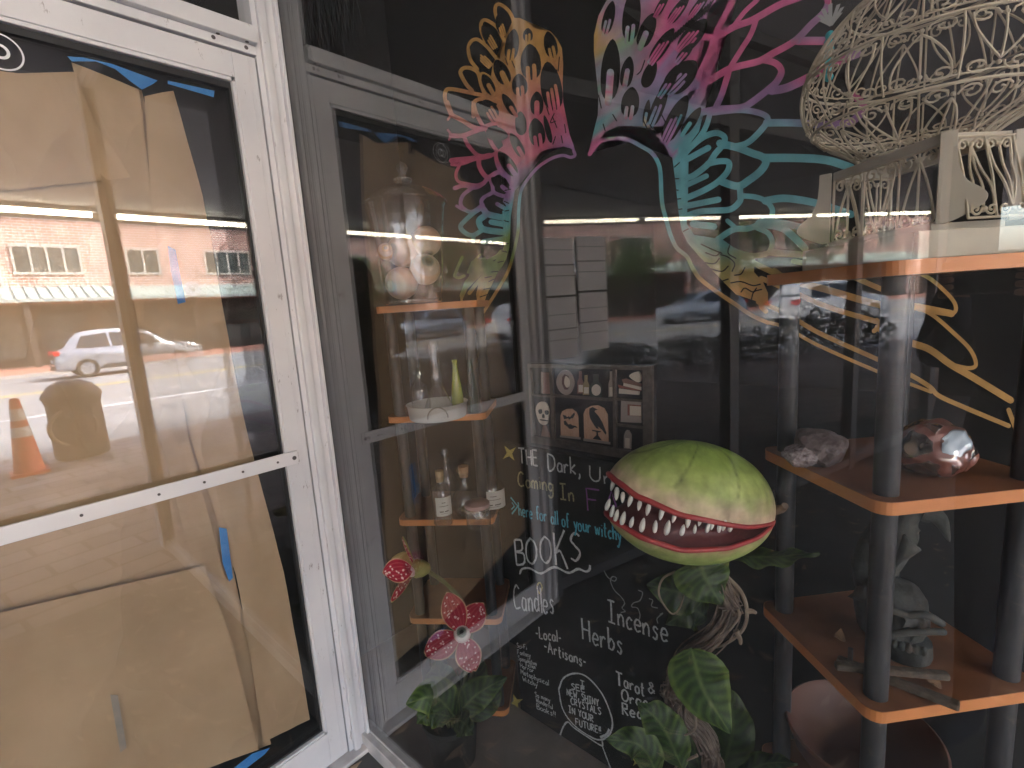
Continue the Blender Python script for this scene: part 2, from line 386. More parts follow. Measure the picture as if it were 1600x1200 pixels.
# brown paper taped behind the door glass (several sheets), blue tape
def paper_mat():
    m = mat('kraft_paper', (.42,.285,.165), .75, c2=(.49,.34,.205), scale=5, detail=6, bump=.25, bscale=14, spec=.25)
    nt = m.node_tree; b = nt.nodes['Principled BSDF']; bp = b.inputs['Normal'].links[0].from_node
    tc = nt.nodes.new('ShaderNodeTexCoord'); mp = nt.nodes.new('ShaderNodeMapping'); mp.inputs['Scale'].default_value = (1,1,.45); nz = nt.nodes.new('ShaderNodeTexNoise'); nz.inputs['Scale'].default_value = 4
    ad = nt.nodes.new('ShaderNodeMixRGB'); ad.inputs[0].default_value = .12; vo = nt.nodes.new('ShaderNodeTexVoronoi'); vo.inputs['Scale'].default_value = 6.5
    nt.links.new(tc.outputs['Object'], mp.inputs[0]); nt.links.new(tc.outputs['Object'], nz.inputs['Vector']); nt.links.new(mp.outputs[0], ad.inputs[1]); nt.links.new(nz.outputs['Color'], ad.inputs[2]); nt.links.new(ad.outputs[0], vo.inputs['Vector'])
    b2 = nt.nodes.new('ShaderNodeBump'); b2.inputs['Strength'].default_value = .38; b2.inputs['Distance'].default_value = .05
    nt.links.new(vo.outputs['Distance'], b2.inputs['Height']); nt.links.new(bp.outputs[0], b2.inputs['Normal']); nt.links.new(b2.outputs[0], b.inputs['Normal'])
    return m
KRAFT = paper_mat(); TAPE = mat('blue_tape', (.03,.20,.55), .6, c2=(.05,.26,.62), scale=30)
def sheet(name, px, y, amp=.006, seed=0, label='', fold=None, rows=26, cols=26):
    """px: outline in the photograph's door plane, given as left and right edge polylines [(u,v)...] from top to bottom"""
    L, R_ = px
    def lerp(P, t):
        n = len(P)-1; s = min(int(t*n), n-1); f = t*n-s
        return (P[s][0]*(1-f)+P[s+1][0]*f, P[s][1]*(1-f)+P[s+1][1]*f)
    def fn(a, t):
        l = lerp(L, t); r = lerp(R_, t)
        p = ony(l[0]*(1-a)+r[0]*a, l[1]*(1-a)+r[1]*a, y)
        q = Vector((p.x*5+seed, p.z*2.2, seed*3.1))
        w = noise.noise(q)*amp + noise.noise(q*3.1)*amp*.4
        w += amp*.35*noise.noise(Vector((p.x*23+seed, p.z*19, 2)))
        if fold: w += fold(a, t)
        p.y = max(y+w+amp*.3, .0065)
        return p
    o = MB().grid(fn, cols, rows).build(name, KRAFT, loc=ony(*lerp(L,1), y), sm=True, **T(label, 'paper', 'brown paper sheets behind the door glass'))
    return o
sheet('kraft_paper', ([(-140,90),(-190,500),(-240,1000),(-330,1420)], [(222,140),(300,480),(365,890),(425,1165)]), .040, .010, 3,
      'largest brown paper sheet covering most of the door glass', rows=40, cols=40)
sheet('kraft_paper', ([(-160,118),(-170,210),(-178,313)], [(115,112),(150,190),(207,275)]), .014, .009, 11,
      'upper brown paper sheet hanging with a slanted lower edge', fold=lambda a,t: .012*t*t)
sheet('kraft_paper', ([(112,96),(150,250),(200,420),(240,640),(300,880)], [(218,138),(240,330),(262,480),(296,690),(352,905)]), .028, .008, 21,
      'narrow brown paper strip folded down the middle of the door', rows=40)
sheet('kraft_paper', ([(226,150),(238,330),(262,480),(300,690),(372,905),(412,1160)], [(274,138),(318,300),(348,470),(384,660),(446,900),(485,1125)]), .017, .007, 31,
      'curved brown paper strip nearest the door edge', fold=lambda a,t: .014*a*a*(1-t), rows=40)
sheet('kraft_paper', ([(-230,1010),(-280,1180),(-330,1430)], [(320,884),(362,1000),(405,1172)]), .011, .006, 41,
      'lower brown paper sheet with a creased top edge', rows=30, cols=30)
def tape(P, y, label):
    pts = [ony(u,v,y) for (u,v) in P]
    MB().prism(pts, (0,-1,0), .0006).build('tape_strip', TAPE, loc=pts[0], **T(label, 'tape', 'strips of blue tape on the door'))
tape([(105,88),(130,90),(175,100),(246,126),(238,132),(222,140),(205,128),(180,108),(150,96),(112,96)], .009, 'wide torn blue tape strip on top of the middle paper')
tape([(262,126),(335,142),(334,152),(262,131)], .010, 'short level blue tape strip above the curved paper')
tape([(262,384),(274,390),(290,472),(278,475),(266,420)], .018, 'upright blue tape strip at the upper middle of the door')
tape([(342,824),(354,826),(364,903),(358,909),(348,880)], .018, 'upright blue tape strip just below the push bar')
tape([(365,1200),(395,1177),(422,1168),(414,1178),(380,1204)], .0085, 'blue tape strip at the bottom edge of the paper')

pts = [ony(u,v,.0075) for u,v in ((172,1085),(184,1086),(198,1168),(188,1176))]
MB().prism(pts, (0,-1,0), .0006).build('grey_mark', mat('grey_tape', (.27,.235,.20), .7, c2=(.34,.28,.22), scale=30), loc=pts[0], **T('short grey tape strip on the lower brown paper','tape'))
# ------------------------------------------------------------------ splayed glazing on the other side of the door (seen mirrored in the window)
P0 = Vector((-.998,0,0)); PD = Vector((-.96,-.28,0)).normalized(); PN = Vector((.28,-.96,0)).normalized()   # PN faces the street
def pb(m, t0, t1, d0, d1, z0, z1):
    c = P0+PD*((t0+t1)/2)+PN*((d0+d1)/2)+Vector((0,0,(z0+z1)/2))
    return m.obox(c, PD, PN, (0,0,1), (t1-t0)/2, (d1-d0)/2, (z1-z0)/2)
GREYF = mat('dark_bronze_frame', (.07,.07,.075), .5, c2=(.10,.10,.105), scale=6)
GREYL = mat('grey_aluminium', (.22,.22,.225), .45, c2=(.28,.28,.28), scale=6)
pw = thing('splayed_window', 'splayed shop window beside the door seen as a reflection', 'window', P0)
m = MB()
for t0, t1 in ((.0,.05),(1.32,1.40),(2.75,2.83),(4.1,4.2)): pb(m,t0,t1,-.04,.035,0,2.78)
m.build('mullion', GREYF, pw)
m = MB()
for t0, t1 in ((.05,1.32),(1.40,2.75),(2.83,4.1)): pb(m,t0,t1,-.03,.03,.03,.085); pb(m,t0,t1,-.03,.03,2.26,2.33); pb(m,t0,t1,-.03,.03,2.72,2.78)
m.build('rail', GREYF, pw)
for t0, t1 in ((.05,1.32),(1.40,2.75),(2.83,4.1)):
    m = MB(); pb(m,t0,t1,-.003,.003,.085,2.26); m.build('glass_pane', SPLAYGLASS, pw)
m = MB(); pb(m,.05,4.1,-.003,.003,2.33,2.72); m.build('glass_pane', DOORGLASS, pw)
NOTE = mat('printed_notice', (.62,.60,.60), .7)
def note_mat():
    m = mat('printed_notice2', (.62,.60,.60), .7); nt = m.node_tree; b = nt.nodes['Principled BSDF']
    tc = nt.nodes.new('ShaderNodeTexCoord'); sp = nt.nodes.new('ShaderNodeSeparateXYZ'); nt.links.new(tc.outputs['Object'], sp.inputs[0])
    n = nt.nodes.new('ShaderNodeTexNoise'); n.noise_dimensions = '1D'; n.inputs['Scale'].default_value = 42; n.inputs['Detail'].default_value = 3
    nt.links.new(sp.outputs[2], n.inputs['W'])
    r = nt.nodes.new('ShaderNodeValToRGB'); r.color_ramp.interpolation = 'LINEAR'
    r.color_ramp.elements[0].position = .33; r.color_ramp.elements[0].color = (.12,.12,.14,1); r.color_ramp.elements[1].position = .42; r.color_ramp.elements[1].color = (.66,.66,.68,1)
    nt.links.new(n.outputs['Fac'], r.inputs[0]); nt.links.new(r.outputs[0], b.inputs['Base Color']); return m
NOTE2 = note_mat()
def notice(t0,t1,z0,z1,lab):
    m = MB(); pb(m,t0,t1,.0035,.0045,z0,z1); m.build('notice', NOTE2, loc=P0+PD*t0+Vector((0,0,z0)), **T(lab,'notice','notices taped to the splayed window'))
notice(.06,.235,1.415,1.665,'dim printed notice nearest the door at upper left of the four')
notice(.255,.425,1.43,1.675,'dim printed notice at upper right of the four')
notice(.06,.235,1.13,1.405,'dim printed notice nearest the door at lower left of the four')
notice(.255,.425,1.15,1.42,'dim printed notice at lower right of the four')
e = P0+PD*4.2
m = MB().box(-15,e.x,e.y,e.y+.3,0,2.8); m.build('brick_wall', brick_mat('shop_brick',(.20,.10,.08),(.25,.13,.1),(.2,.18,.16),.22,.075), loc=(-10,e.y,0), **T('dark red brick wall beyond the splayed window','wall'))

# ------------------------------------------------------------------ display window (plane x = 0) and its box
wf = thing('display_window', 'large dark shop display window with slim white sill beside the door', 'window', (0,-1.2,.03))
MB().box(.004,.010,-2.30,-.003,.056,2.74).build('glass_pane', WINGLASS, wf)
m = MB(); m.box(-.018,.003,-2.36,-.003,-.001,.05).box(.003,.03,-2.36,-.003,.031,.055); m.build('sill', ALU_D, wf, bevel=.002)
m = MB(); m.box(-.02,.03,-2.36,-.003,2.745,2.799); m.build('head', ALU, wf)
m = MB(); m.box(-.03,.03,-2.40,-2.30,-.001,2.799); m.build('corner_post', ALU, wf)
MB().box(.035,.65,-2.34,-2.334,.056,2.74).build('glass_pane', WINGLASS, wf)
bx = thing('display_box', 'black painted display recess behind the shop window', 'recess', (.3,-1,.03))
m = MB().box(.62,.66,-2.33,.33,.031,2.79); m.build('back_wall', BLACKWALL, bx)
m = MB().box(.0031,.66,.33,.37,.031,2.79); m.build('side_wall', BLACKWALL, bx)
m = MB().box(.004,.012,.004,.33,.031,2.79); m.build('return_wall', BLACKWALL, bx)
m = MB().box(.03,.66,-2.33,.33,2.76,2.799); m.build('ceiling', BLACKWALL, bx)
# ------------------------------------------------------------------ across the street
BRICK = brick_mat('street_brick', (.46,.20,.15), (.58,.30,.24), (.80,.74,.70), .42, .14, 'xz', .85, .022)
TRIM = mat('building_trim', (.55,.52,.47), .7); ROOFG = mat('green_metal_roof', (.34,.42,.40), .5, c2=(.40,.48,.46), scale=2)
DKSHOP = mat('dark_shopfront', (.045,.04,.036), .6, c2=(.075,.06,.05), scale=1.5)
def building(x0, x1, ht, yw, label, wins, awn=True, bmat=BRICK, low=True):
    b = thing('brick_building', label, 'building', ((x0+x1)/2, yw, 0))
    MB().box(x0,x1,yw-8,yw,0,ht).build('wall', bmat, b)
    MB().box(x0-.2,x1+.2,yw-8,yw+.2,ht,ht+.35).build('cornice', TRIM, b)
    for (cx, w, z0, z1, nb) in wins:
        f = MB().box(cx-w/2-.08,cx+w/2+.08,yw,yw+.08,z0-.12,z0).box(cx-w/2-.08,cx+w/2+.08,yw,yw+.05,z1,z1+.12)
        for k in range(nb+1):
            xx = cx-w/2+w*k/nb; f.box(xx-.05,xx+.05,yw,yw+.06,z0,z1)
        f = f.build('window_frame', TRIM, b)
        MB().box(cx-w/2,cx+w/2,yw,yw+.02,z0,z1).build('pane', TARW, f)
    if awn:
        m = MB(); n = int((x1-x0)/.45)
        m.add([(x0,yw,4.0),(x1,yw,4.0),(x1,yw+2.0,3.3),(x0,yw+2.0,3.3),(x0,yw,3.85),(x1,yw,3.85),(x1,yw+2.0,3.15),(x0,yw+2.0,3.15)], [(0,3,2,1),(4,5,6,7),(3,7,6,2),(0,1,5,4),(0,4,7,3),(1,2,6,5)])
        for k in range(n):
            xx = x0+.45*k+.2
            m.add([(xx,yw,4.0),(xx+.05,yw,4.0),(xx+.05,yw+2.0,3.3),(xx,yw+2.0,3.3),(xx,yw,4.08),(xx+.05,yw,4.08),(xx+.05,yw+2.0,3.38),(xx,yw+2.0,3.38)], [(4,7,6,5),(7,3,2,6),(0,4,5,1),(0,3,7,4),(1,5,6,2)])
        m.build('awning', ROOFG, b)
    if low:
        m = MB().box(x0+.3,x1-.3,yw,yw+.05,.05,3.1); m.build('shopfront', DKSHOP, b)
        k = x0+1
        m = MB()
        while k < x1-2.4:
            m.box(k,k+2.0,yw+.05,yw+.07,.5,2.6); k += 2.6
        m.build('shop_glass', TARW, b)
        k = x0+.6
        while k < x1: MB().box(k-.12,k+.12,yw+1.6,yw+1.84,.0,3.15).build('awning_post', DKSHOP, b); k += 5.2
    return b
TARW = mat('far_window_pane', (.05,.06,.055), .15, c2=(.14,.15,.14), scale=.8, spec=.8)
wins = [(x,2.6,4.75,6.0,4) for x in (-20.5,-11.5,2.9)]+[(x,1.5,4.75,6.0,2) for x in (-16,-7,-2)]+[(x,1.5,4.75,6.0,2) for x in (7.0,)]+[(11.5,2.6,4.75,6.0,4),(16,1.5,4.75,6.0,2)]
b1 = building(-25, 19, 7.6, -34, 'long two storey brick building with green metal awning straight across the street', wins)
m = MB().box(1.0,1.12,-34,-33.9,4.0,7.6); m.build('downpipe', mat('white_pipe',(.6,.58,.55),.6), b1)
b2 = building(-50, -29, 8.4, -35, 'brick corner building partly hidden by trees down the street', [(x,1.9,4.9,6.3,3) for x in (-47,-43.5,-40,-36.5,-33)], True)
b3 = building(21, 42, 9.5, -36, 'taller brick building with bare windows farther along the street', [(x,1.6,z,z+1.5,2) for x in (24,28,32,36,40) for z in (2.0,5.6)], False, low=False)
b4 = building(-95, -53, 8.5, -36, 'distant brick building at the far end of the street', [(x,1.8,4.9,6.3,3) for x in (-91,-86,-81,-76,-71,-66,-61,-57)], True)

sg = thing('round_sign', 'round white sign with a grey heart above the awning edge', 'sign', (-8.65,-31.8,3.2))
MB().lathe([(0,-.03),(.42,-.03),(.45,0),(.42,.03),(0,.03)], 36, (-8.65,-31.8,3.62), (0,1,0)).build('disc', mat('sign_white',(.75,.76,.78),.5), sg)
hp_s = [(0,-.2),(.2,.02),(.2,.14),(.1,.2),(0,.12),(-.1,.2),(-.2,.14),(-.2,.02)]
MB().prism([Vector((-8.65+a,-31.768,3.62+b)) for a,b in hp_s], (0,1,0), .01).build('heart', mat('sign_grey',(.3,.32,.35),.5), sg)
MB().box(-8.68,-8.62,-31.86,-31.83,3.1,4.1).build('bracket', DKSHOP, sg)
# trees with leaf clumps
LEAFT = attr_mat('tree_leaf', .6, .3); BARK = mat('tree_bark', (.07,.055,.045), .9, c2=(.12,.10,.08), scale=6, stretch=(1,1,.2), bump=.4, bscale=12)
def tree(x, y, h, rad, label, n=2400, seed=0, green=(.05,.10,.025), trunk=.17, base=0):
    r = random.Random(seed); t = thing('street_tree', label, 'tree', (x,y,base), 'trees along the street')
    m = MB(); tips = []
    top = Vector((x+r.uniform(-.3,.3), y, h*.62))
    m.tube(smooth([(x,y,base),(x+.06,y,h*.2),(x-.05,y+.05,h*.4),top], 5), [trunk*(1-.55*i/15) for i in range(16)], 9)
    for k in range(9):
        a = 6.28*k/9+r.uniform(-.3,.3); z0 = h*r.uniform(.28,.6); L = rad*r.uniform(.6,1.0)
        p0 = Vector((x,y,z0)); p2 = p0+Vector((math.cos(a)*L, math.sin(a)*L, h*r.uniform(.12,.3))); p1 = (p0+p2)/2+Vector((0,0,.25*r.random()))
        m.tube(smooth([p0,p1,p2], 5), [trunk*.38*(1-.8*i/10) for i in range(11)], 6); tips.append(p2); tips.append(p1)
    tips.append(top)
    m.build('trunk', BARK, t, sm=True)
    m = MB()
    for k in range(n):
        tp = r.choice(tips); c = tp+Vector((r.gauss(0,rad*.26), r.gauss(0,rad*.26), r.gauss(.1,h*.085)))
        s = r.uniform(.07,.17); q = Vector((r.uniform(-1,1), r.uniform(-1,1), r.uniform(-.4,1))).normalized(); e1 = q.orthogonal().normalized(); e2 = q.cross(e1)
        f = r.uniform(.55,1.5); m.col = (green[0]*f*r.uniform(.8,1.4), green[1]*f, green[2]*f)
        m.add([c-e1*s, c+e2*s*.5, c+e1*s, c-e2*s*.5], [(0,1,2,3)])
    m.build('crown', LEAFT, t)
tree(-25.5,-28.6,8.5,2.8,'big leafy street tree in front of the gap between brick buildings', 2600, 1)
tree(-17,-28.4,6.0,2.2,'spreading street tree before the corner building', 2200, 2)
tree(-2.6,-28.8,5.2,1.3,'slim pale green street tree before the middle of the awning building', 1500, 3, (.08,.12,.03), .1)
tree(22,-29,8,2.6,'street tree beside the taller brick building', 1800, 4)
tree(-33,-28.5,8,2.6,'farthest street tree down the street', 1600, 5)
tree(24.5,-28.0,4.6,1.3,'small street tree beyond the awning building', 1200, 6, (.07,.13,.03), .09)
SHRUB = attr_mat('shrub_leaf', .7, .2)
def shrub(x, y, w, h, label, seed, n=900):
    r = random.Random(seed); t = thing('shrub', label, 'shrub', (x,y,0), 'low shrubs at the kerb')
    m = MB()
    for k in range(9):
        a = r.uniform(0,6.28); m.tube([(x,y,0),(x+math.cos(a)*w*.4,y+math.sin(a)*w*.3,h*r.uniform(.5,.85))], [.014,.005], 5)
    m.build('stem', BARK, t)
    m = MB()
    for k in range(n):
        a = r.uniform(0,6.28); rr = math.sqrt(r.random()); z = h*(.1+.9*r.random()**.7)*(1-.35*rr*rr)
        c = Vector((x+math.cos(a)*rr*w, y+math.sin(a)*rr*w*.7, z)); s = r.uniform(.02,.06)
        q = Vector((r.uniform(-1,1), r.uniform(-1,1), r.uniform(-.2,1))).normalized(); e1 = q.orthogonal().normalized(); e2 = q.cross(e1)
        f = r.uniform(.4,1.3); m.col = (.035*f,.045*f,.025*f)
        m.add([c-e1*s, c+e2*s*.5, c+e1*s, c-e2*s*.5], [(0,1,2,3)])
    m.build('foliage', SHRUB, t)
for i, (x, lab) in enumerate([(-4.6,'low dark shrub nearest the door end of the kerb planting'),(-6.0,'second low dark shrub of the kerb planting'),(-7.3,'third low dark shrub with loose twigs at the kerb'),(-8.7,'fourth and tallest dark shrub at the kerb'),(-10.2,'last dark shrub of the kerb planting')]):
    shrub(x, -6.2, .72, .62+.1*(i==3)+.03*i, lab, 30+i)

# cars
GLASSCAR = mat('car_glass', (.015,.018,.02), .08, spec=.8); TYRE = mat('tyre', (.02,.02,.02), .8); RIM = mat('alloy_rim', (.45,.46,.48), .3, .8)
TAIL = mat('tail_light', (.55,.02,.02), .25); HEAD = mat('headlight', (.75,.78,.8), .1); PLAST = mat('car_plastic', (.03,.03,.032), .6)
def car(x, y, d, paint, label, name='parked_car'):
    """x = rear end, d = +1 drives to +x"""
    t = thing(name, label, 'car', (x+d*2.3, y, -.12)); z0 = -.12
    prof = [(0,.42),(.02,.75),(.08,.98),(.25,1.06),(.55,1.45),(.85,1.64),(1.5,1.70),(2.4,1.66),(2.9,1.50),(3.45,1.10),(4.2,.98),(4.55,.82),(4.62,.55),(4.58,.36),(4.2,.28),(.35,.28)]
    def wd(z): return .90 if z < 1.0 else .90-.26*((z-1.0)/.7)
    P = smooth([Vector((px,0,pz)) for px, pz in prof], 3, True); n = len(P)
    m = MB(); vs = []
    for sx in (-1,-.93,.93,1):
        for p in P:
            k = 1.0 if abs(sx) < 1 else .94
            vs.append(Vector((x+d*(2.3+(p.x-2.3)*(k if abs(sx)==1 else 1)), y+wd(p.z)*sx*1.0, z0+ (p.z if abs(sx)<1 else .95+(p.z-.95)*.9))))
    fs = []
    for r in range(3):
        for i in range(n):
            j = (i+1) % n; fs.append((r*n+i, r*n+j, (r+1)*n+j, (r+1)*n+i))
    fs.append(tuple(range(n-1,-1,-1))); fs.append(tuple(range(3*n,4*n)))
    m.add(vs, fs); m.build('body', paint, t, sm=True)
    for s in (-1,1):
        def q(px, pz, e=.012): return Vector((x+d*px, y+s*(wd(pz)+e), z0+pz))
        for nm, pts in (('side_window', [(.62,1.08),(.82,1.48),(1.55,1.56),(1.6,1.08)]), ('side_window', [(1.68,1.08),(1.65,1.56),(2.35,1.53),(2.75,1.40),(3.2,1.08)])):
            MB().prism([q(*p) for p in pts], (0,s,.25), .006).build(nm, GLASSCAR, t)
        for wx in (.85,3.75):
            wm = MB(); c = Vector((x+d*wx, y+s*.80, z0+.34))
            wm.lathe([(.20,-.10),(.33,-.10),(.345,-.05),(.345,.08),(.32,.115),(.215,.115)], 28, c, (0,s,0)); w = wm.build('wheel', TYRE, t, sm=True)
            rm = MB(); rm.lathe([(.0,.10),(.05,.10),(.06,.085),(.20,.085),(.218,.112)], 28, c, (0,s,0))
            for k in range(5):
                a = 6.28*k/5; rm.obox(c+Vector((math.cos(a)*.12, s*.10, math.sin(a)*.12)), (math.cos(a),0,math.sin(a)), (0,1,0), (-math.sin(a),0,math.cos(a)), .095, .012, .022)
            rm.build('rim', RIM, w, sm=True)
        MB().obox((x+d*.07, y+s*.72, z0+.93), (1,0,0), (0,1,0), (0,0,1), .09, .17, .08).build('tail_light', TAIL, t, bevel=.02)
        MB().obox((x+d*4.46, y+s*.66, z0+.78), (1,0,0), (0,1,0), (0,0,1), .12, .18, .06).build('headlight', HEAD, t, bevel=.02)
        MB().obox((x+d*2.95, y+s*1.0, z0+1.12), (1,0,0), (0,1,0), (0,0,1), .06, .10, .06).build('side_mirror', paint, t, bevel=.02)
        MB().obox((x+d*2.3, y+s*.915, z0+.36), (1,0,0), (0,1,0), (0,0,1), 1.0, .02, .06).build('sill_trim', PLAST, t)
    MB().prism([Vector((x+d*px, y+yy, z0+pz)) for px,pz,yy in ((2.82,1.56,.52),(3.40,1.15,.72),(3.40,1.15,-.72),(2.82,1.56,-.52))], (d*.6,0,.8), .02).build('windscreen', GLASSCAR, t)
    MB().prism([Vector((x+d*px, y+yy, z0+pz)) for px,pz,yy in ((.33,1.14,.70),(.66,1.52,.56),(.66,1.52,-.56),(.33,1.14,-.70))], (-d*.8,0,.6), .02).build('rear_window', GLASSCAR, t)
    MB().box(x+d*.0-.015,x+d*.0+.015,y-.26,y+.26,z0+.58,z0+.69).build('number_plate', mat('plate',(.7,.7,.68),.5), t)
SILV = mat('silver_car_paint', (.36,.38,.42), .22, .4, coat=1); BLUEG = mat('blue_grey_car_paint', (.30,.36,.45), .25, .3, coat=1); WHITEC = mat('white_car_paint', (.45,.47,.50), .25, coat=1)
car(1.35, -23.0, 1, SILV, 'silver hatchback passing on the far lane straight across from the door')
car(-20.0, -22.0, 1, BLUEG, 'blue grey car farther down the far lane')
car(-16.0, -14.6, -1, WHITEC, 'pale car on the near lane down the street')

# traffic cone, litter bin
t = thing('traffic_cone', 'tall orange traffic cone with two white bands near the kerb', 'traffic cone', (-.43,-5.75,0))
ORG = mat('cone_orange', (.75,.13,.03), .5, c2=(.65,.10,.03), scale=6); WB = mat('cone_white', (.72,.72,.70), .5)
m = MB(); m.lathe([(.125,.03),(.12,.05),(.04,.78),(.03,.80),(0,.80)], 28, (-.43,-5.75,0)); m.obox((-.43,-5.75,.017), (1,0,0),(0,1,0),(0,0,1),  .15,.15,.015); m.build('body', ORG, t, sm=True)
for a, b in ((.40,.50),(.57,.69)):
    f = lambda z: .125-(.085*(z-.03)/.75)+.002
    MB().lathe([(f(a)-.004,a),(f(a),a),(f(b),b),(f(b)-.004,b)], 28, (-.43,-5.75,0)).build('band', WB, t, sm=True)
t = thing('litter_bin', 'dark bronze domed street litter bin by the kerb', 'litter bin', (.05,-6.1,0))
BIN = mat('bin_bronze', (.045,.03,.018), .45, .2, c2=(.07,.05,.03), scale=4)
m = MB(); m.lathe([(0,.02),(.24,.02),(.25,.05),(.245,.62),(.255,.66),(.26,.70),(.24,.72)], 32, (.05,-6.1,0)); m.build('body', BIN, t, sm=True)
m = MB(); m.lathe([(.27,.70),(.275,.72),(.26,.76),(.20,.84),(.11,.89),(0,.905)], 32, (.05,-6.1,0)); m.build('lid', BIN, t, sm=True)
m = MB(); m.tube([(.05-.06+math.cos(a)*.20,-5.90,.38+math.sin(a)*.20) for a in [6.28*k/36 for k in range(36)]], .022, 8, True); m.build('hoop', mat('worn_bronze', (.16,.115,.07), .4, .3), t, sm=True)
m = MB(); m.obox((.05,-5.885,.56),(1,0,0),(0,1,0),(0,0,1),.12,.02,.07); m.build('slot', PLAST, t)
# lamp post with globe
t = thing('street_lamp', 'dark street lamp with white glass globe across the street', 'street lamp', (-12.5,-27.3,0))
LP = mat('lamp_iron', (.02,.02,.022), .5)
m = MB(); m.lathe([(.16,0),(.14,.3),(.07,.5),(.05,2.9),(.09,3.0),(.05,3.1)], 16, (-12.5,-27.3,0)); m.build('post', LP, t, sm=True)
m = MB(); m.lathe([(.10,3.1),(.22,3.35),(.2,3.65),(.09,3.85),(0,3.9)], 18, (-12.5,-27.3,0)); m.build('globe', mat('lamp_globe',(.7,.75,.8),.3), t, sm=True)

# ------------------------------------------------------------------ the photographer (only seen as a reflection)
def skin_body(name, chains, root, parent, m_, lvl=2):
    me = bpy.data.meshes.new(name); vs = []; es = []; rad = []
    idx = {}
    for ch in chains:
        prev = None
        for (p, r) in ch:
            key = tuple(round(c,4) for c in p)
            if key not in idx: idx[key] = len(vs); vs.append(p); rad.append(r)
            i = idx[key]
            if prev is not None and prev != i: es.append((prev,i))
            prev = i
    off = wloc(parent)
    me.from_pydata([tuple(Vector(p)-off) for p in vs], es, [])
    o = bpy.data.objects.new(name, me); COL.objects.link(o); o.parent = parent
    md = o.modifiers.new('skin','SKIN'); md.use_smooth_shade = True
    for i, sv in enumerate(me.skin_vertices[0].data):
        sv.radius = rad[i] if isinstance(rad[i], tuple) else (rad[i], rad[i]); sv.use_root = (i == root)
    sb = o.modifiers.new('sub','SUBSURF'); sb.levels = lvl; sb.render_levels = lvl
    me.materials.append(m_); return o
pd_ = Vector((-.935,-.355,0)).normalized(); pr_ = Vector((pd_.y,-pd_.x,0)); pr_ = -pr_ if pr_.dot(RT) < 0 else pr_
pb0 = Vector((CAM.x,CAM.y,0))+pd_*.475
def pp(b, s, z): return pb0+pd_*b+pr_*s+Vector((0,0,z))
per = thing('person', 'person in dark navy clothes holding a phone up to the shop window', 'person', pb0)
NAVY = mat('navy_cloth', (.012,.016,.028), .85, c2=(.018,.022,.036), scale=10); SKIN = mat('skin', (.46,.27,.19), .5); HAIR = mat('dark_hair', (.02,.014,.01), .6)
hips = pp(0,0,.95)
ch = [[(hips,(.15,.11)),(pp(0,0,1.12),(.17,.13)),(pp(0,0,1.30),(.185,.135)),(pp(.01,0,1.42),(.10,.08)),(pp(0,0,1.49),.052),(pp(-.02,0,1.55),.055)]]
for s in (-1,1):
    ch.append([(hips,(.15,.11)),(pp(0,s*.10,.86),.095),(pp(0,s*.11,.50),.062),(pp(.02,s*.12,.12),.042),(pp(.01,s*.12,.05),.045),(pp(-.14,s*.14,.035),.034)])
    ch.append([(pp(0,0,1.30),(.185,.135)),(pp(.01,s*.19,1.38),.075),(pp(.02,s*.26,1.14),.062),(pp(-.22,s*.13,1.24),.036),(pp(-.34,s*.075,1.34),.027)])
skin_body('body', ch, 0, per, NAVY)
hd = skin_body('head', [[(pp(-.01,0,1.53),.055),(pp(-.03,0,1.585),(.066,.07)),(pp(-.025,0,1.65),(.074,.088)),(pp(-.015,0,1.70),(.06,.07))],[(pp(-.03,0,1.585),(.066,.07)),(pp(-.118,0,1.615),.012)]], 0, per, SKIN)
m = MB()
def hairfn(a, t):
    th = 6.283*a; ph = t*1.75; r = .098
    return pp(-.005+math.cos(th)*math.sin(ph)*r*1.02-(.0 if math.cos(th)>-.2 else .0), math.sin(th)*math.sin(ph)*r*.9, 1.655+math.cos(ph)*r*1.02-(.10*t*t if math.cos(th)>-.35 else -.03*t))
m.grid(hairfn, 24, 9, True); m.build('hair', HAIR, per, sm=True)
for s in (-1,1):
    MB().ball(pp(-.098,s*.032,1.648), .011, 10, 8).build('eye', mat('eye_white',(.7,.7,.68),.2), per, sm=True)
    MB().ball(pp(-.015,s*.082,1.635), .026, 10, 8, (0,0,1), (.5,.9,1.2)).build('ear', SKIN, per, sm=True)
    hand = [[(pp(-.35,s*.07,1.345),.024),(pp(-.39,s*.062,1.362),(.028,.018))]]
    for k in range(4):
        zz = 1.338+.016*k
        hand.append([(pp(-.39,s*.062,1.362),(.028,.018)),(pp(-.41,s*.078,zz),.0085),(pp(-.428,s*.066,zz+.002),.008),(pp(-.430,s*.048,zz+.003),.007)])
    hand.append([(pp(-.35,s*.07,1.345),.024),(pp(-.385,s*.05,1.39),.0095),(pp(-.40,s*.035,1.392),.008)])
    skin_body('hand', hand, 0, per, SKIN, 1)
ph = thing('phone', 'dark phone held sideways in both hands of the person', 'phone', pp(-.415,0,1.375))
MB().obox(pp(-.417,0,1.375), pr_, pd_, (0,0,1), .075, .004, .036).build('case', mat('phone_case',(.015,.015,.017),.3), ph, bevel=.003)
MB().obox(pp(-.4125,0,1.375), pr_, pd_, (0,0,1), .070, .0007, .032).build('screen', mat('phone_screen',(.03,.03,.035),.1), ph)
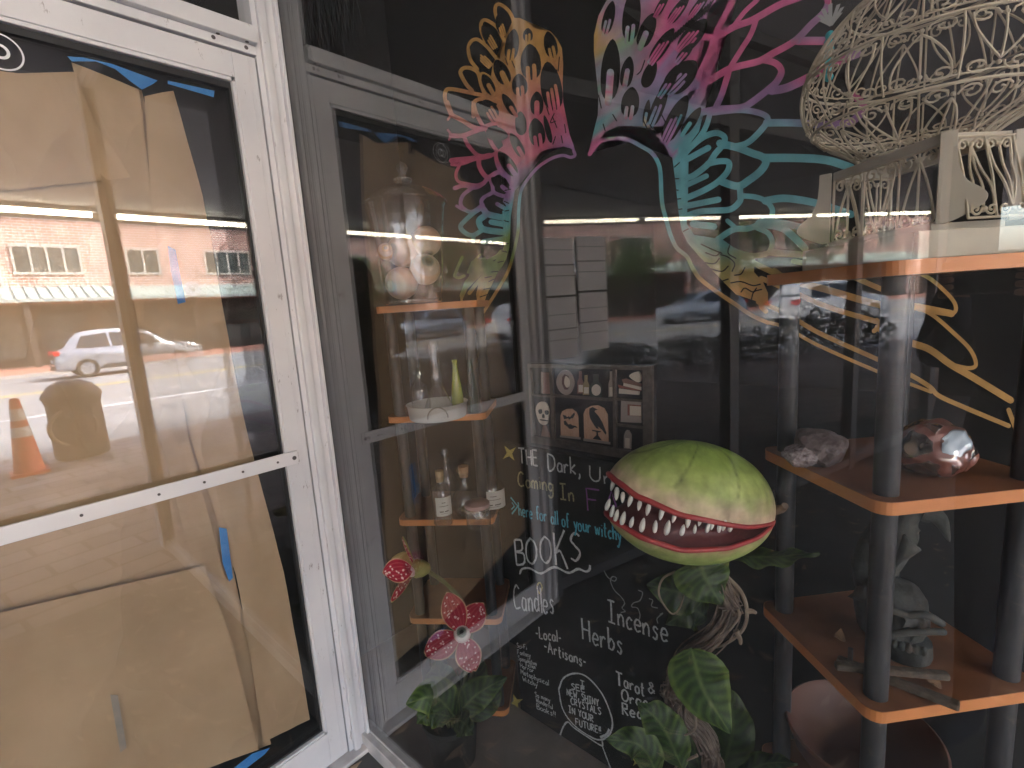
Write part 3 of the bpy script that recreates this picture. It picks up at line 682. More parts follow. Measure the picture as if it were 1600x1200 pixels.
# ------------------------------------------------------------------ mural wings on the back wall
WX = .6185
class Deco:
    """flat paint / vinyl laid on a wall plane x = const, drawn as outlines, each layer a hair prouder"""
    def __init__(s, x, step=.00006): s.x = x; s.k = 0; s.m = MB(); s.step = step; s.colf = None
    def P(s, u, v):
        p = onx(u, v, s.x); return p
    def poly(s, pts, col=None, closed_smooth=0, th=None):
        P = [Vector((a,b,0)) for a,b in pts]
        if closed_smooth: P = smooth(P, closed_smooth, True)
        s.k += 1; d = -s.k*s.step
        Q = [s.P(p.x,p.y)+Vector((d,0,0)) for p in P]
        # triangulated, refined for colour
        bm = bmesh.new(); vs = [bm.verts.new(q) for q in Q]
        try: f = bm.faces.new(vs)
        except Exception: bm.free(); return
        bmesh.ops.triangulate(bm, faces=[f], ngon_method='EAR_CLIP')
        if s.colf and col is None:
            for _ in range(2):
                es = [e for e in bm.edges if e.calc_length() > .025]
                if es: bmesh.ops.subdivide_edges(bm, edges=es, cuts=1)
                bmesh.ops.triangulate(bm, faces=bm.faces[:])
        bm.verts.ensure_lookup_table()
        o = len(s.m.v)
        for v in bm.verts:
            s.m.v.append(v.co.copy())
            s.m.c.append(col if col is not None else s.colf(v.co))
        for v in bm.faces:
            idx = [o+w.index for w in v.verts]
            if v.normal.x > 0: idx.reverse()
            s.m.f.append(tuple(idx))
        bm.free()
    def stroke(s, pts, w, col=None, sm=5, w2=None):
        P = [Vector((a,b,0)) for a,b in pts]
        if len(P) > 2 and sm: P = smooth(P, sm)
        n = len(P); s.k += 1; d = Vector((-s.k*s.step,0,0)); o = len(s.m.v)
        for i, p in enumerate(P):
            t = P[min(i+1,n-1)]-P[max(i-1,0)]
            t = t.normalized() if t.length > 1e-6 else Vector((1,0,0))
            nn = Vector((-t.y,t.x,0)); ww = (w if w2 is None else w+(w2-w)*i/(n-1))/2
            for sg in (1,-1):
                q = p+nn*ww*sg; c = s.P(q.x,q.y)+d
                s.m.v.append(c); s.m.c.append(col if col is not None else s.colf(c))
        for i in range(n-1): s.m.f.append((o+2*i,o+2*i+1,o+2*i+3,o+2*i+2))
        # round caps
        for i, p in ((0,P[0]),(n-1,P[-1])):
            ww = (w if (w2 is None or i == 0) else w2)/2; oo = len(s.m.v)
            c0 = s.P(p.x,p.y)+d
            for k in range(8):
                q = p+Vector((math.cos(.785*k),math.sin(.785*k),0))*ww
                c = s.P(q.x,q.y)+d*1.0-Vector((s.step*.5,0,0)); s.m.v.append(c); s.m.c.append(col if col is not None else s.colf(c))
            s.m.f.append(tuple(oo+k for k in range(8)))
    def hole(s, cx, cy, w, h, rot, col, fingers=3, fl=.5):
        """teardrop of bare wall with coloured fingers rising into it; rot in degrees, 0 = tip up"""
        a = math.radians(rot); ca, sa = math.cos(a), math.sin(a)
        def R(x, y): return (cx+x*ca-y*sa, cy+x*sa+y*ca)
        pts = [R(0,-h/2),R(w*.36,-h*.30),R(w/2,h*.02),R(w*.40,h*.36),R(0,h/2),R(-w*.40,h*.36),R(-w/2,h*.02),R(-w*.36,-h*.30)]
        s.poly(pts, col, 3)
        for k in range(fingers):
            x = (k-(fingers-1)/2)*w*.62/max(fingers,1); L = fl*h*(.75+.25*((k*7)%3)/2)
            s.stroke([R(x*.9,h*.52),R(x*1.05,h*.5-L*.5),R(x,h*.5-L)], w*.34/max(fingers,1)+1.0, sm=3)

def ramp(st, x):
    for i in range(len(st)-1):
        if x <= st[i+1][0]:
            t = max(0,(x-st[i][0])/(st[i+1][0]-st[i][0])); return tuple(st[i][1][k]*(1-t)+st[i+1][1][k]*t for k in range(3))
    return st[-1][1]
def px_of(p):
    d = p-CAM; w = d.dot(FW); return 800+F_PX*d.dot(RT)/w, 600-F_PX*d.dot(UP)/w
OR_, PK, PU, CY, GR, TE, OL = (.80,.40,.07),(.80,.12,.24),(.42,.20,.50),(.13,.58,.70),(.27,.40,.09),(.16,.52,.55),(.42,.40,.12)
def col_left(p):
    u, v = px_of(p); n = noise.noise(p*9)*26+noise.noise(p*30)*8
    c = ramp([(0,OR_),(120,OR_),(165,(.78,.28,.12)),(205,PK),(255,PK),(285,PU),(315,PU),(335,CY),(365,TE),(385,GR),(430,GR),(450,(.75,.40,.10)),(520,(.7,.38,.12))], v+n+(max(0,u-800)*.55 if v < 260 else (u-770)*.35 if v < 380 else (u-770)*.3))
    f = .82+.22*noise.noise(p*45); g = sum(c)/3; return tuple((x*.85+g*.15)*f for x in c)
def col_right(p):
    u, v = px_of(p); n = noise.noise(p*8)*28+noise.noise(p*26)*9
    if u+noise.noise(p*14)*16 < 1012 and v < 215:
        q = noise.noise(p*19+Vector((3,1,7)))
        c = ramp([(-.6,(.75,.45,.12)),(-.3,(.62,.60,.45)),(-.1,(.70,.16,.30)),(.08,(.45,.60,.66)),(.25,(.50,.24,.52)),(.45,(.30,.55,.30)),(.6,(.16,.55,.66))], q+ (v-110)*.001)
    elif u < 1058 and 150 < v < 246:
        c = ramp([(910,(.78,.12,.34)),(948,(.72,.14,.36)),(975,(.40,.26,.55)),(1004,(.20,.50,.66)),(1030,PU),(1060,(.50,.22,.50))], u+n*.8)
    else:
        c = ramp([(0,(.78,.10,.34)),(118,(.76,.11,.33)),(150,PU),(172,PU),(192,(.18,.50,.66)),(215,CY),(330,CY),(372,TE),(394,(.30,.45,.22)),(425,OL),(448,(.80,.42,.10)),(700,(.78,.44,.11))], v+n+(max(0,1130-u)*.5 if 140 < v < 330 else 0)-(max(0,u-1230)*.35 if v < 210 else 0))
        q = noise.noise(p*11)
        if v < 140 and q > .28: c = tuple(a*.4+b*.6 for a, b in zip(c,(.30,.34,.62)))
    f = .82+.2*noise.noise(p*40); g = sum(c)/3; return tuple((x*.85+g*.15)*f for x in c)
BK = (.018,.016,.0155)
WING = attr_mat('mural_paint', .6, .25, 14, .25)
d = Deco(WX); d.colf = col_left
d.poly([(797,290),(786,272),(778,250),(776,236),(786,228),(790,205),(788,190),(775,190),(772,170),(780,158),(772,148),(766,128),(772,115),(770,100),(778,95),(790,100),(788,80),(784,66),(790,60),(795,45),(804,40),(803,28),(812,28),(822,33),(838,45),(860,49),(870,60),(878,75),(880,100),(879,130),(880,160),(884,185),(890,210),(896,226),(899,238),(892,232),(880,229),(857,232),(838,241),(824,251),(812,266),(806,284),(803,300)])
d.poly([(803,286),(805,296),(800,310),(798,340),(797,372),(787,372),(785,340),(785,320),(788,305),(796,290)])
d.poly([(791,362),(797,365),(796,387),(791,405),(785,416),(776,428),(770,442),(761,460),(755,477),(746,474),(744,460),(748,442),(758,427),(740,436),(730,452),(722,470),(718,462),(726,440),(742,420),(736,408),(758,402),(764,413),(774,408),(784,402),(788,389),(788,371)])
SL = [([(779,36),(774,20),(775,9),(782,7),(794,16),(801,28),(804,42)],4.5),([(758,64),(752,48),(752,36),(758,31),(770,37),(779,46),(788,64)],4.5),([(746,108),(735,93),(732,75),(737,64),(747,62),(761,73),(770,84),(777,93)],4.5),
([(738,142),(729,132),(721,118),(720,111),(726,106),(737,107),(747,114),(752,132),(758,148)],5),([(704,177),(696,157),(696,144),(702,139),(722,142),(740,146),(764,151),(776,155)],5),
([(776,157),(764,150),(755,132),(752,118),(756,115),(768,123),(776,135)],4),([(740,182),(740,164),(746,156),(764,155),(785,162)],5),([(740,160),(744,176),(753,194),(760,202),(768,223),(776,235)],5),
([(699,160),(704,174),(707,180),(722,188),(740,199),(754,202)],6),([(700,187),(705,180)],3),([(700,203),(705,211),(702,218)],3),([(705,212),(723,212),(743,205),(757,200)],6),([(725,213),(732,227),(746,242),(761,244),(776,240)],5),
([(756,202),(762,196),(775,193),(786,196),(800,204)],5),([(706,251),(746,247),(766,243)],7),([(706,257),(719,257),(745,248)],4),([(719,257),(713,271),(716,283),(729,287),(747,289),(762,281)],4),([(749,247),(749,259),(756,272),(764,277),(776,270),(788,268)],6),
([(776,238),(777,253),(785,271),(800,278)],6),([(741,292),(725,304),(720,317),(725,326),(738,331),(755,320)],5),([(762,279),(755,287),(743,293),(725,290),(711,294)],5.5),([(770,301),(755,310),(753,319),(761,332),(764,336)],5),([(765,277),(770,290),(772,300),(785,306),(798,307)],5),
([(754,324),(740,333),(725,347),(720,354),(725,362),(738,368),(755,359)],6),([(714,322),(725,328),(739,331)],4),([(758,337),(749,345),(753,356),(764,360),(787,363)],8),([(768,347),(790,351)],7),([(756,327),(764,335),(790,341)],8),([(756,378),(790,373)],7),([(740,378),(741,368)],5),
([(764,407),(776,401),(784,393)],5),([(711,431),(716,417),(723,402)],4),([(711,431),(717,434),(726,431)],4),([(722,470),(722,458),(727,449)],3),([(734,458),(748,440),(764,424),(782,408)],5),([(751,398),(738,412),(732,426)],3),
([(897,236),(899,243),(892,246),(880,243),(862,248),(842,261),(827,278),(815,298),(811,330),(810,362),(804,392),(796,420),(786,440),(770,466),(752,494)],4)]
for p, w in SL: d.stroke(p, w*1.22)
for a in [(830,97,25,48,-3,2,.45),(801,70,17,42,8,2,.4),(861,70,16,36,-12,2,.45),(862,135,26,66,-9,3,.5),(813,133,19,30,-5,2,.45),(840,162,16,32,0,1,.7),(826,55,12,18,0,2,.6),(785,113,18,36,-25,1,.6),(815,193,14,32,-4,0,0),(840,207,20,38,-8,2,.45),(857,202,7,38,-14,0,0),(809,227,12,36,-28,1,.5),(794,256,15,40,-36,1,.55),(797,164,11,34,-32,1,.5),(764,132,13,30,-28,1,.6),(778,210,17,30,100,0,0),(766,172,20,30,-30,3,.55),(784,40,12,28,-18,3,.5),(765,58,13,34,-30,3,.5),(752,88,15,38,-45,4,.5),(783,289,13,30,-50,1,.5),(777,318,12,30,-60,1,.6)]:
    d.hole(a[0],a[1],a[2]*1.28,a[3]*1.18,a[4], BK, a[5], a[6])
for p in [[(852,108),(850,122)],[(876,90),(874,112)],[(866,185),(872,200)],[(884,195),(886,208)],[(879,213),(881,224)],[(868,178),(862,192),(870,190)],[(838,75),(845,88)],[(856,168),(860,180)],[(872,110),(872,128)],[(792,92),(795,102)],[(802,96),(806,106)],[(870,214),(866,226)],[(791,298),(800,296)],[(790,315),(797,318)],[(791,330),(797,329)],[(790,345),(797,347)],[(790,380),(796,381)],[(786,392),(794,394)],[(780,410),(789,408)],[(770,425),(780,424)],[(766,440),(774,436)],[(758,452),(768,450)],[(752,464),(764,460)],[(760,434),(770,432)]]:
    d.stroke(p, 1.6, BK)
d.m.build('wing_mural', WING, loc=onx(800,480,WX), **T('left painted wing, orange turning pink, turquoise and green, on the black back wall','wing mural','pair of painted wings'))

d = Deco(WX); d.colf = col_right
d.poly([(919,240),(927,215),(934,180),(935,150),(931,110),(928,80),(928,55),(935,25),(948,0),(954,-50),(975,-110),(1020,-160),(1080,-185),(1150,-170),(1185,-110),(1165,-50),(1130,-10),(1108,14),(1100,40),(1102,58),(1096,84),(1086,112),(1086,138),(1074,152),(1084,172),(1096,190),(1092,206),(1080,222),(1066,242),(1050,246),(1040,230),(1022,206),(1000,197),(965,197),(945,207),(930,226)])
d.poly([(1050,243),(1062,226),(1076,243),(1075,300),(1073,350),(1085,367),(1105,370),(1130,375),(1158,395),(1180,404),(1178,425),(1192,440),(1200,458),(1200,477),(1180,470),(1150,460),(1130,440),(1110,415),(1092,400),(1075,380),(1065,360),(1060,330),(1056,290),(1054,265)])
SR = [([(1080,70),(1096,58),(1117,58),(1147,42),(1176,31),(1215,9),(1238,0),(1262,-8)],9),([(1150,-30),(1144,0),(1137,16),(1122,45),(1116,60),(1108,84),(1095,111),(1084,131)],8),([(1200,-20),(1183,0),(1164,18),(1147,40)],6),([(1182,30),(1173,54),(1158,78),(1140,107)],7),
([(1080,137),(1103,129),(1135,110),(1152,104),(1185,96),(1207,84),(1242,64),(1267,39),(1287,20),(1294,4),(1286,-6),(1250,-8)],9),([(1245,64),(1290,64)],11),([(1140,107),(1135,125),(1127,150),(1118,169)],8),([(1191,93),(1212,99),(1221,111),(1215,126),(1203,138),(1176,159),(1158,168),(1119,171),(1088,178)],9),
([(1205,142),(1230,137),(1268,119),(1290,104),(1340,84)],11),([(1114,176),(1156,172),(1188,177),(1200,187),(1188,205),(1170,222),(1153,228),(1132,228)],8),([(1198,192),(1240,192),(1290,195),(1330,190),(1350,168),(1336,150)],10),([(1112,172),(1109,180),(1104,196),(1095,212),(1071,240)],7),
([(1066,242),(1095,217),(1118,208),(1132,214),(1130,226),(1118,240),(1107,256),(1086,273),(1072,279)],8),([(1074,249),(1107,231)],8),([(1125,224),(1153,231),(1177,240),(1191,245),(1197,254),(1188,268),(1170,282),(1153,291),(1128,284)],10),([(1195,247),(1244,247),(1290,250),(1330,262)],11),
([(1106,256),(1125,252),(1139,254),(1137,268),(1121,285),(1099,298),(1074,309)],8),([(1074,289),(1104,275)],7),([(1156,289),(1157,306),(1156,315),(1142,327),(1118,329),(1093,331),(1072,338)],8),([(1072,322),(1123,312)],8),([(1158,306),(1181,308),(1198,315),(1207,327),(1206,338)],7),([(1196,314),(1221,310),(1247,312),(1281,319),(1330,335)],10),
([(1083,350),(1116,354)],9),([(1122,374),(1146,359),(1169,357),(1188,350),(1200,342)],8),([(1137,345),(1152,358)],6),([(1186,349),(1221,356),(1240,370),(1258,388)],10),([(1193,345),(1230,350),(1270,360)],9),([(1183,356),(1200,364),(1207,378),(1202,394),(1186,399),(1165,398),(1142,389),(1122,380)],7),([(1203,394),(1249,398),(1300,404)],9),
([(1163,402),(1186,415),(1214,428)],10),([(1210,424),(1232,437),(1290,452),(1375,476),(1424,478),(1487,490)],12),([(1240,408),(1290,418),(1326,430),(1378,452)],9),([(1190,435),(1240,456),(1292,479),(1372,503)],9),([(1370,500),(1376,508),(1366,517)],8),
([(1400,412),(1435,426),(1461,441),(1491,472),(1488,490),(1450,486),(1420,479)],7),([(1421,474),(1457,492),(1490,520),(1516,546),(1525,569),(1513,575),(1485,569)],7),([(1372,512),(1420,534),(1453,546),(1485,569),(1518,588),(1579,625)],12),([(1576,640),(1588,672)],8),
([(1185,472),(1229,490),(1280,520),(1373,562),(1418,583),(1453,604),(1467,618),(1509,637),(1576,665)],8),([(1198,503),(1229,512),(1280,540),(1371,580),(1418,598),(1455,612)],6),([(1195,470),(1190,478),(1197,486)],9),
([(922,241),(937,222),(955,217),(980,218),(1003,229),(1020,240),(1030,257),(1033,275),(1034,301),(1036,322),(1041,341),(1048,366),(1058,387),(1074,401),(1081,415),(1093,434),(1118,454),(1146,473),(1174,492),(1200,504)],5.5)]
for p, w in SR: d.stroke(p, w*(1.18 if p[0][1] < 400 else .9))
for a in [(952,28,18,54,14,2,.5),(988,24,28,84,6,2,.35),(1012,48,24,58,22,1,.55),(955,110,30,98,4,1,.62),(981,113,20,50,10,1,.72),(1016,116,20,46,22,0,0),(986,160,28,48,8,2,.4),(1030,166,20,70,22,2,.6),(1057,186,26,82,26,3,.6),(1066,120,38,66,44,4,.6),(1036,72,20,66,34,3,.65),(1084,56,28,66,40,4,.65),(1062,16,16,56,36,3,.65),(1094,10,14,56,36,3,.65),(1036,8,12,44,30,2,.6),(1082,190,16,52,34,1,.55),(1012,176,10,40,10,1,.6),(1046,132,16,48,34,2,.6),(1072,84,14,40,40,2,.6),(985,-70,22,80,10,2,.5),(1030,-110,26,80,18,3,.5),(1085,-130,28,76,28,3,.5),(1060,-50,24,76,28,3,.6),(1110,-70,26,76,36,3,.6),(1145,-120,24,60,30,2,.5)]:
    d.hole(*a[:5], BK, a[5], a[6])
for i in range(15):
    x = 1048+i*4.2; d.stroke([(x,70-i*3.5),(x+10,52-i*3.6)], 2.0, BK)
for p in [[(938,150),(942,170)],[(930,90),(931,112)],[(945,195),(948,205)],[(1010,96),(1004,112),(998,118)],[(960,180),(966,190)],[(1008,190),(1014,203)],[(1018,196),(1026,208)],[(1036,180),(1042,192)],[(1056,262),(1064,255)],[(1056,280),(1063,280)],[(1056,297),(1062,298)],[(1058,312),(1066,311)],[(1060,328),(1068,327)],[(1064,345),(1070,342)],[(1070,362),(1078,358)]]:
    d.stroke(p, 1.8, BK)
for p in [[(1098,382),(1115,390),(1130,396)],[(1105,395),(1120,400),(1128,394)],[(1100,410),(1118,412),(1126,404)],[(1112,420),(1130,424),(1140,416)],[(1128,398),(1140,402),(1150,412),(1146,424)],[(1142,384),(1140,396),(1152,404)],[(1144,442),(1160,440),(1178,446),(1190,444)],[(1160,456),(1166,450),(1178,456),(1184,450)],[(1176,468),(1180,456),(1192,452)],[(1128,440),(1140,436)],[(1150,430),(1160,428),(1166,418)]]:
    d.stroke(p, 2.0, BK)
d.m.build('wing_mural', WING, loc=onx(1200,480,WX), **T('right painted wing, pink turning turquoise and orange, on the black back wall','wing mural','pair of painted wings'))

# ------------------------------------------------------------------ chalkboard with hand lettering
BXF = .390
BOARD = mat('chalkboard', (.006,.0058,.0058), .75, c2=(.020,.0195,.019), scale=4, detail=9, stretch=(1,1,.5), spec=.2)
cb = thing('chalkboard', 'tall black chalkboard lettered in white, yellow and turquoise chalk', 'chalkboard', (BXF+.01,-.36,.031))
MB().box(BXF,BXF+.014,-1.16,-.357,.031,.966).build('board', BOARD, cb)
GL = {  # hand drawn letters: strokes of points in a box, x right, y up, cap height 1
'T':'0,1 .7,1;.35,1 .35,0','H':'0,1 .02,0;.55,1 .55,0;0,.5 .55,.52','E':'.5,1 0,1 0,0 .52,0;0,.52 .42,.52','D':'0,1 .02,0 .4,.05 .62,.4 .5,.85 0,1','U':'0,1 0,.3 .2,0 .45,.1 .52,.4 .54,1','C':'.6,.85 .35,1 .08,.75 .02,.35 .2,.02 .62,.1','I':'0,1 .5,1;.25,1 .25,0;0,0 .5,0','F':'.55,1 0,1 .03,0;.02,.52 .4,.54','A':'0,0 .3,1 .6,0;.12,.38 .5,.38','B':'0,1 .03,0;0,1 .4,.95 .42,.6 .06,.52 .5,.42 .48,.05 .03,0','O':'.3,1 .05,.75 .03,.25 .3,0 .58,.25 .56,.75 .3,1','K':'0,1.15 .04,-.05;.55,1.2 .06,.45 .3,.45 .62,-.2','L':'0,1 0,0 .45,.02','S':'.5,.88 .25,1 .05,.78 .25,.55 .48,.3 .28,.02 .02,.12','N':'0,0 .02,1 .5,0 .52,1','W':'0,1 .18,0 .36,.7 .54,0 .72,1','Y':'0,1 .27,.5 .54,1;.27,.5 .27,0','R':'0,0 0,1 .42,.92 .42,.58 .04,.5 .5,0','M':'0,0 .06,1 .32,.3 .58,1 .64,0','P':'0,0 0,1 .45,.9 .42,.55 .02,.48',
'a':'.42,.48 .15,.52 .02,.25 .15,.02 .38,.12 .42,.5 .44,0','r':'0,.52 .02,0;.02,.3 .18,.52 .36,.46','k':'0,1 0,0;.38,.55 .02,.25 .42,0','n':'0,.52 .02,0;.02,.32 .2,.54 .36,.4 .38,0','o':'.2,.54 .02,.4 .02,.12 .2,0 .4,.14 .38,.42 .2,.54','m':'0,.52 .02,0;.02,.34 .16,.54 .28,.4 .28,0;.28,.34 .44,.54 .56,.4 .58,0','i':'.05,.52 .06,0;.05,.72 .06,.76','g':'.4,.46 .15,.54 .02,.28 .18,.06 .38,.18 .42,.5 .42,-.2 .2,-.4 0,-.26','h':'0,1 .02,0;.02,.32 .2,.54 .36,.4 .38,0','e':'.02,.28 .38,.3 .32,.5 .12,.52 .0,.25 .14,.0 .4,.08','f':'.36,.94 .2,1 .1,.8 .12,0;-.04,.52 .3,.54','l':'.05,1 .06,0','y':'0,.52 .18,.08;.4,.54 .1,-.36 -.06,-.32','u':'0,.52 .02,.12 .18,0 .36,.16;.38,.54 .4,0','w':'0,.52 .12,0 .26,.42 .4,0 .54,.54','t':'.15,.9 .15,.06 .32,.02;0,.56 .34,.58','c':'.38,.44 .2,.54 .02,.3 .14,.02 .38,.08','s':'.34,.46 .16,.54 .06,.4 .28,.2 .2,0 0,.06','d':'.38,.46 .14,.5 .02,.22 .18,.0 .38,.14;.4,1 .42,0','v':'0,.52 .18,0 .36,.54','x':'0,.52 .36,0;.36,.52 0,0','b':'0,1 .02,0;.02,.3 .2,.52 .4,.3 .26,.02 .02,.06','p':'0,.52 .02,-.4;.02,.4 .22,.54 .4,.3 .24,.04 .02,.1',
',':'.1,.12 .12,-.05 .02,-.22','-':'0,.38 .3,.4','!':'.05,1 .06,.3;.06,.06 .07,0','&':'.5,.1 .1,.8 .3,.95 .35,.7 .0,.25 .2,0 .5,.4','.':'.05,.05 .07,0',"'":'.05,1 .04,.8'}
CUR = set('DUCBOSadrnomghefyuwtcsbpKP&,')
def word(parent, txt, p0, p1, cap_px, mat_, wpx=2.4, x=None, name='chalk_word'):
    x = (x or BXF)-.0006
    a = onx(*p0, x); b = onx(*p1, x); t = onx(p0[0], p0[1]-cap_px, x)
    cap = (t-a).length
    adv = []; pos = 0
    for ch in txt:
        if ch == ' ': pos += .45; continue
        st = [[tuple(map(float,q.split(','))) for q in s.split(' ')] for s in GL[ch].split(';')]
        wd = max(q[0] for s in st for q in s); adv.append((ch, st, pos)); pos += wd+.20
    pos -= .20; sx = (b-a)/pos; upv = Vector((0,0,1))*cap
    wid = wpx*((onx(p0[0],p0[1]-10,x)-a).length/10)
    m = MB(); k = 0
    for ch, st, px in adv:
        jx, jy = rnd.uniform(-.03,.03), rnd.uniform(-.04,.04)
        for s in st:
            P = [Vector((q[0],q[1],0)) for q in s]
            if ch in CUR and len(P) > 2: P = smooth(P, 5)
            elif len(P) > 1:
                P = [P[i].lerp(P[i+1], j/3) for i in range(len(P)-1) for j in range(3)]+[P[-1]]
            P = [a+sx*(px+q.x+jx+rnd.uniform(-.008,.008))+upv*(q.y+jy+rnd.uniform(-.008,.008)) for q in P]
            chalk(m, P, wid, k); k += 1
    m.build(name, mat_, parent); return m
def chalk(m, P, wid, k=0):
    n = len(P); o = len(m.v); d = Vector((-.00008*(k % 40)-.0002,0,0)); vs = []
    for i, p in enumerate(P):
        t = (P[min(i+1,n-1)]-P[max(i-1,0)]); t = t.normalized() if t.length > 1e-7 else Vector((0,0,1))
        nn = Vector((0,-t.z,t.y))*wid*.5*rnd.uniform(.75,1.15)
        vs += [p+nn+d, p-nn+d]
    fs = [(2*i,2*i+1,2*i+3,2*i+2) for i in range(n-1)]
    m.add(vs, fs)
def chalkpx(m, pts, wpx, sm=5, x=None, k=0, closed=False):
    x = (x or BXF)-.0006
    P = [onx(u,v,x) for u,v in pts]
    w = wpx*((onx(pts[0][0],pts[0][1]-10,x)-P[0]).length/10)
    if closed: P = P+[P[0]]
    chalk(m, smooth(P, sm) if sm and len(P) > 2 else P, w, k)
CW = mat('chalk_white', (.62,.62,.61), .9, c2=(.30,.30,.30), scale=260, lo=.38, hi=.72); CYL = mat('chalk_yellow', (.50,.42,.10), .9, c2=(.30,.25,.07), scale=260)
COL_ = mat('chalk_olive', (.40,.36,.18), .9, c2=(.2,.18,.1), scale=260); CPU = mat('chalk_purple', (.24,.07,.27), .9); CTQ = mat('chalk_turquoise', (.12,.48,.58), .9, c2=(.06,.28,.36), scale=260)
for txt, p0, p1, cap, mm, w in [
 ('THE',(811,724),(841,728),23,CW,2.6),('Dark,',(857,735),(906,742),25,CW,2.6),('Un',(922,751),(956,757),23,CW,2.6),('Coming',(810,759),(864,768),22,COL_,2.6),('In',(876,780),(896,783),24,COL_,2.6),('FA',(917,797),(968,806),34,CPU,2.6),
 ('here for all of your witchy',(811,805),(972,845),20,CTQ,2.2),('BOOKS',(806,882),(908,878),38,CW,3.0),('Candles',(804,951),(866,960),36,CW,2.4),('Incense',(951,970),(1043,1004),33,CW,2.8),('Herbs',(911,999),(972,1023),32,CW,2.8),
 ('-Local-',(838,996),(877,1004),17,CW,2.2),('-Artisans-',(851,1017),(916,1042),17,CW,2.2),('Tarot',(963,1069),(1007,1087),20,CW,2.6),('&',(1014,1082),(1023,1086),17,CW,2.4),('Orac',(972,1095),(1012,1107),18,CW,2.6),('Readi',(973,1116),(1020,1128),18,CW,2.6),
 ('I',(907,1073),(913,1075),10,CW,1.7),('SEE',(893,1077),(914,1082),9,CW,1.7),('NEW, SHINY',(886,1086),(936,1103),10,CW,1.7),('CRYSTALS',(892,1100),(939,1117),10,CW,1.7),('IN YOUR',(889,1113),(927,1128),10,CW,1.7),('FUTURE!!',(900,1133),(939,1146),10,CW,1.7),
 ('Sci-Fi',(808,1012),(823,1015),7,CW,1.1),('Fantasy',(809,1022),(829,1027),7,CW,1.1),('Speculative',(810,1031),(839,1040),7,CW,1.1),('Fiction',(822,1041),(837,1045),7,CW,1.1),('Horror',(813,1043),(834,1051),7,CW,1.1),('Metaphysical',(814,1053),(858,1071),8,CW,1.1),('Witchy',(817,1064),(840,1073),7,CW,1.1),
 ('So many',(836,1088),(860,1097),7,CW,1.1),('Wonderful',(838,1097),(864,1108),7,CW,1.1),('Books!!',(839,1107),(868,1120),8,CW,1.2)]:
    word(cb, txt, p0, p1, cap, mm, w)
m = MB(); chalkpx(m, [(812,897),(816,889),(828,888),(845,896),(866,886),(888,895),(903,889),(915,893),(921,890),(922,883)], 3); m.build('chalk_underline', CW, cb)
m = MB(); chalkpx(m, [(798,777),(809,791),(800,803)], 3, 0); chalkpx(m, [(800,785),(804,791),(799,796)], 2, 0, k=1); m.build('chalk_arrow', CTQ, cb)
def star(u, v, r, ang=0):
    m = MB(); P = []
    for k in range(8):
        a = math.radians(ang+45*k); rr = r if k % 2 == 0 else r*.32
        P.append(onx(u+math.cos(a)*rr, v+math.sin(a)*rr*1.15, BXF-.0009))
    m.prism(P, (-1,0,0), .0002); m.build('chalk_star', CYL, cb)
star(796,708,13,52); star(806,1097,12,70); star(994,1190,8,40)
m = MB(); chalkpx(m, [(843,928),(839,918),(843,910),(847,918),(843,928)], 2.2); m.build('chalk_flame', CYL, cb)
m = MB(); B_ = [(873,1077),(881,1059),(900,1052),(919,1059),(940,1083),(953,1112),(957,1133),(951,1149),(937,1156),(919,1149),(895,1131),(879,1107)]
chalkpx(m, B_, 2.4, 5, closed=True)
chalkpx(m, [(875,1149),(880,1136),(887,1128),(897,1137),(919,1152),(940,1165),(941,1157)], 2.2, k=1); chalkpx(m, [(941,1165),(948,1184),(956,1205),(960,1216)], 2.2, k=2); chalkpx(m, [(938,1152),(948,1147),(952,1139)], 3, k=3)
m.build('chalk_crystal_ball', CW, cb)
m = MB()
for i, P in enumerate([[(944,892),(950,902),(960,908),(963,903),(957,901),(954,908),(960,922),(970,932),(976,942),(972,950),(977,955),(970,957)],[(997,922),(1004,926),(1000,938),(990,942),(987,948),(996,950),(1000,960),(999,968)],[(1014,935),(1020,938),(1018,947),(1028,950)],[(1031,960),(1036,958),(1027,966),(1028,974)]]): chalkpx(m, P, 1.7, k=i)
m.build('chalk_smoke', mat('chalk_faint', (.25,.25,.25), .9), cb)

ls = thing('pub_sign', 'small gold letters on the dark shopfront band of the corner brick building', 'sign', (-23,-34.8,2.75))
GOLDL = mat('gold_letter', (.55,.40,.16), .5)
def letters(parent, txt, x0, y, z, h, m_, dx):
    x = x0
    for ch in txt:
        if ch == ' ': x += dx*h*.5; continue
        st = [[tuple(map(float,q.split(','))) for q in s_.split(' ')] for s_ in GL[ch].split(';')]; wd = max(q[0] for s_ in st for q in s_); m = MB()
        for s_ in st: m.tube([(x+dx*q[0]*h, y, z+q[1]*h) for q in s_], h*.07, 6)
        m.build('letter', m_, parent); x += dx*(wd+.25)*h
letters(ls, 'LOCAL PUB', -19.5, -34.85, 2.55, .5, GOLDL, -1)
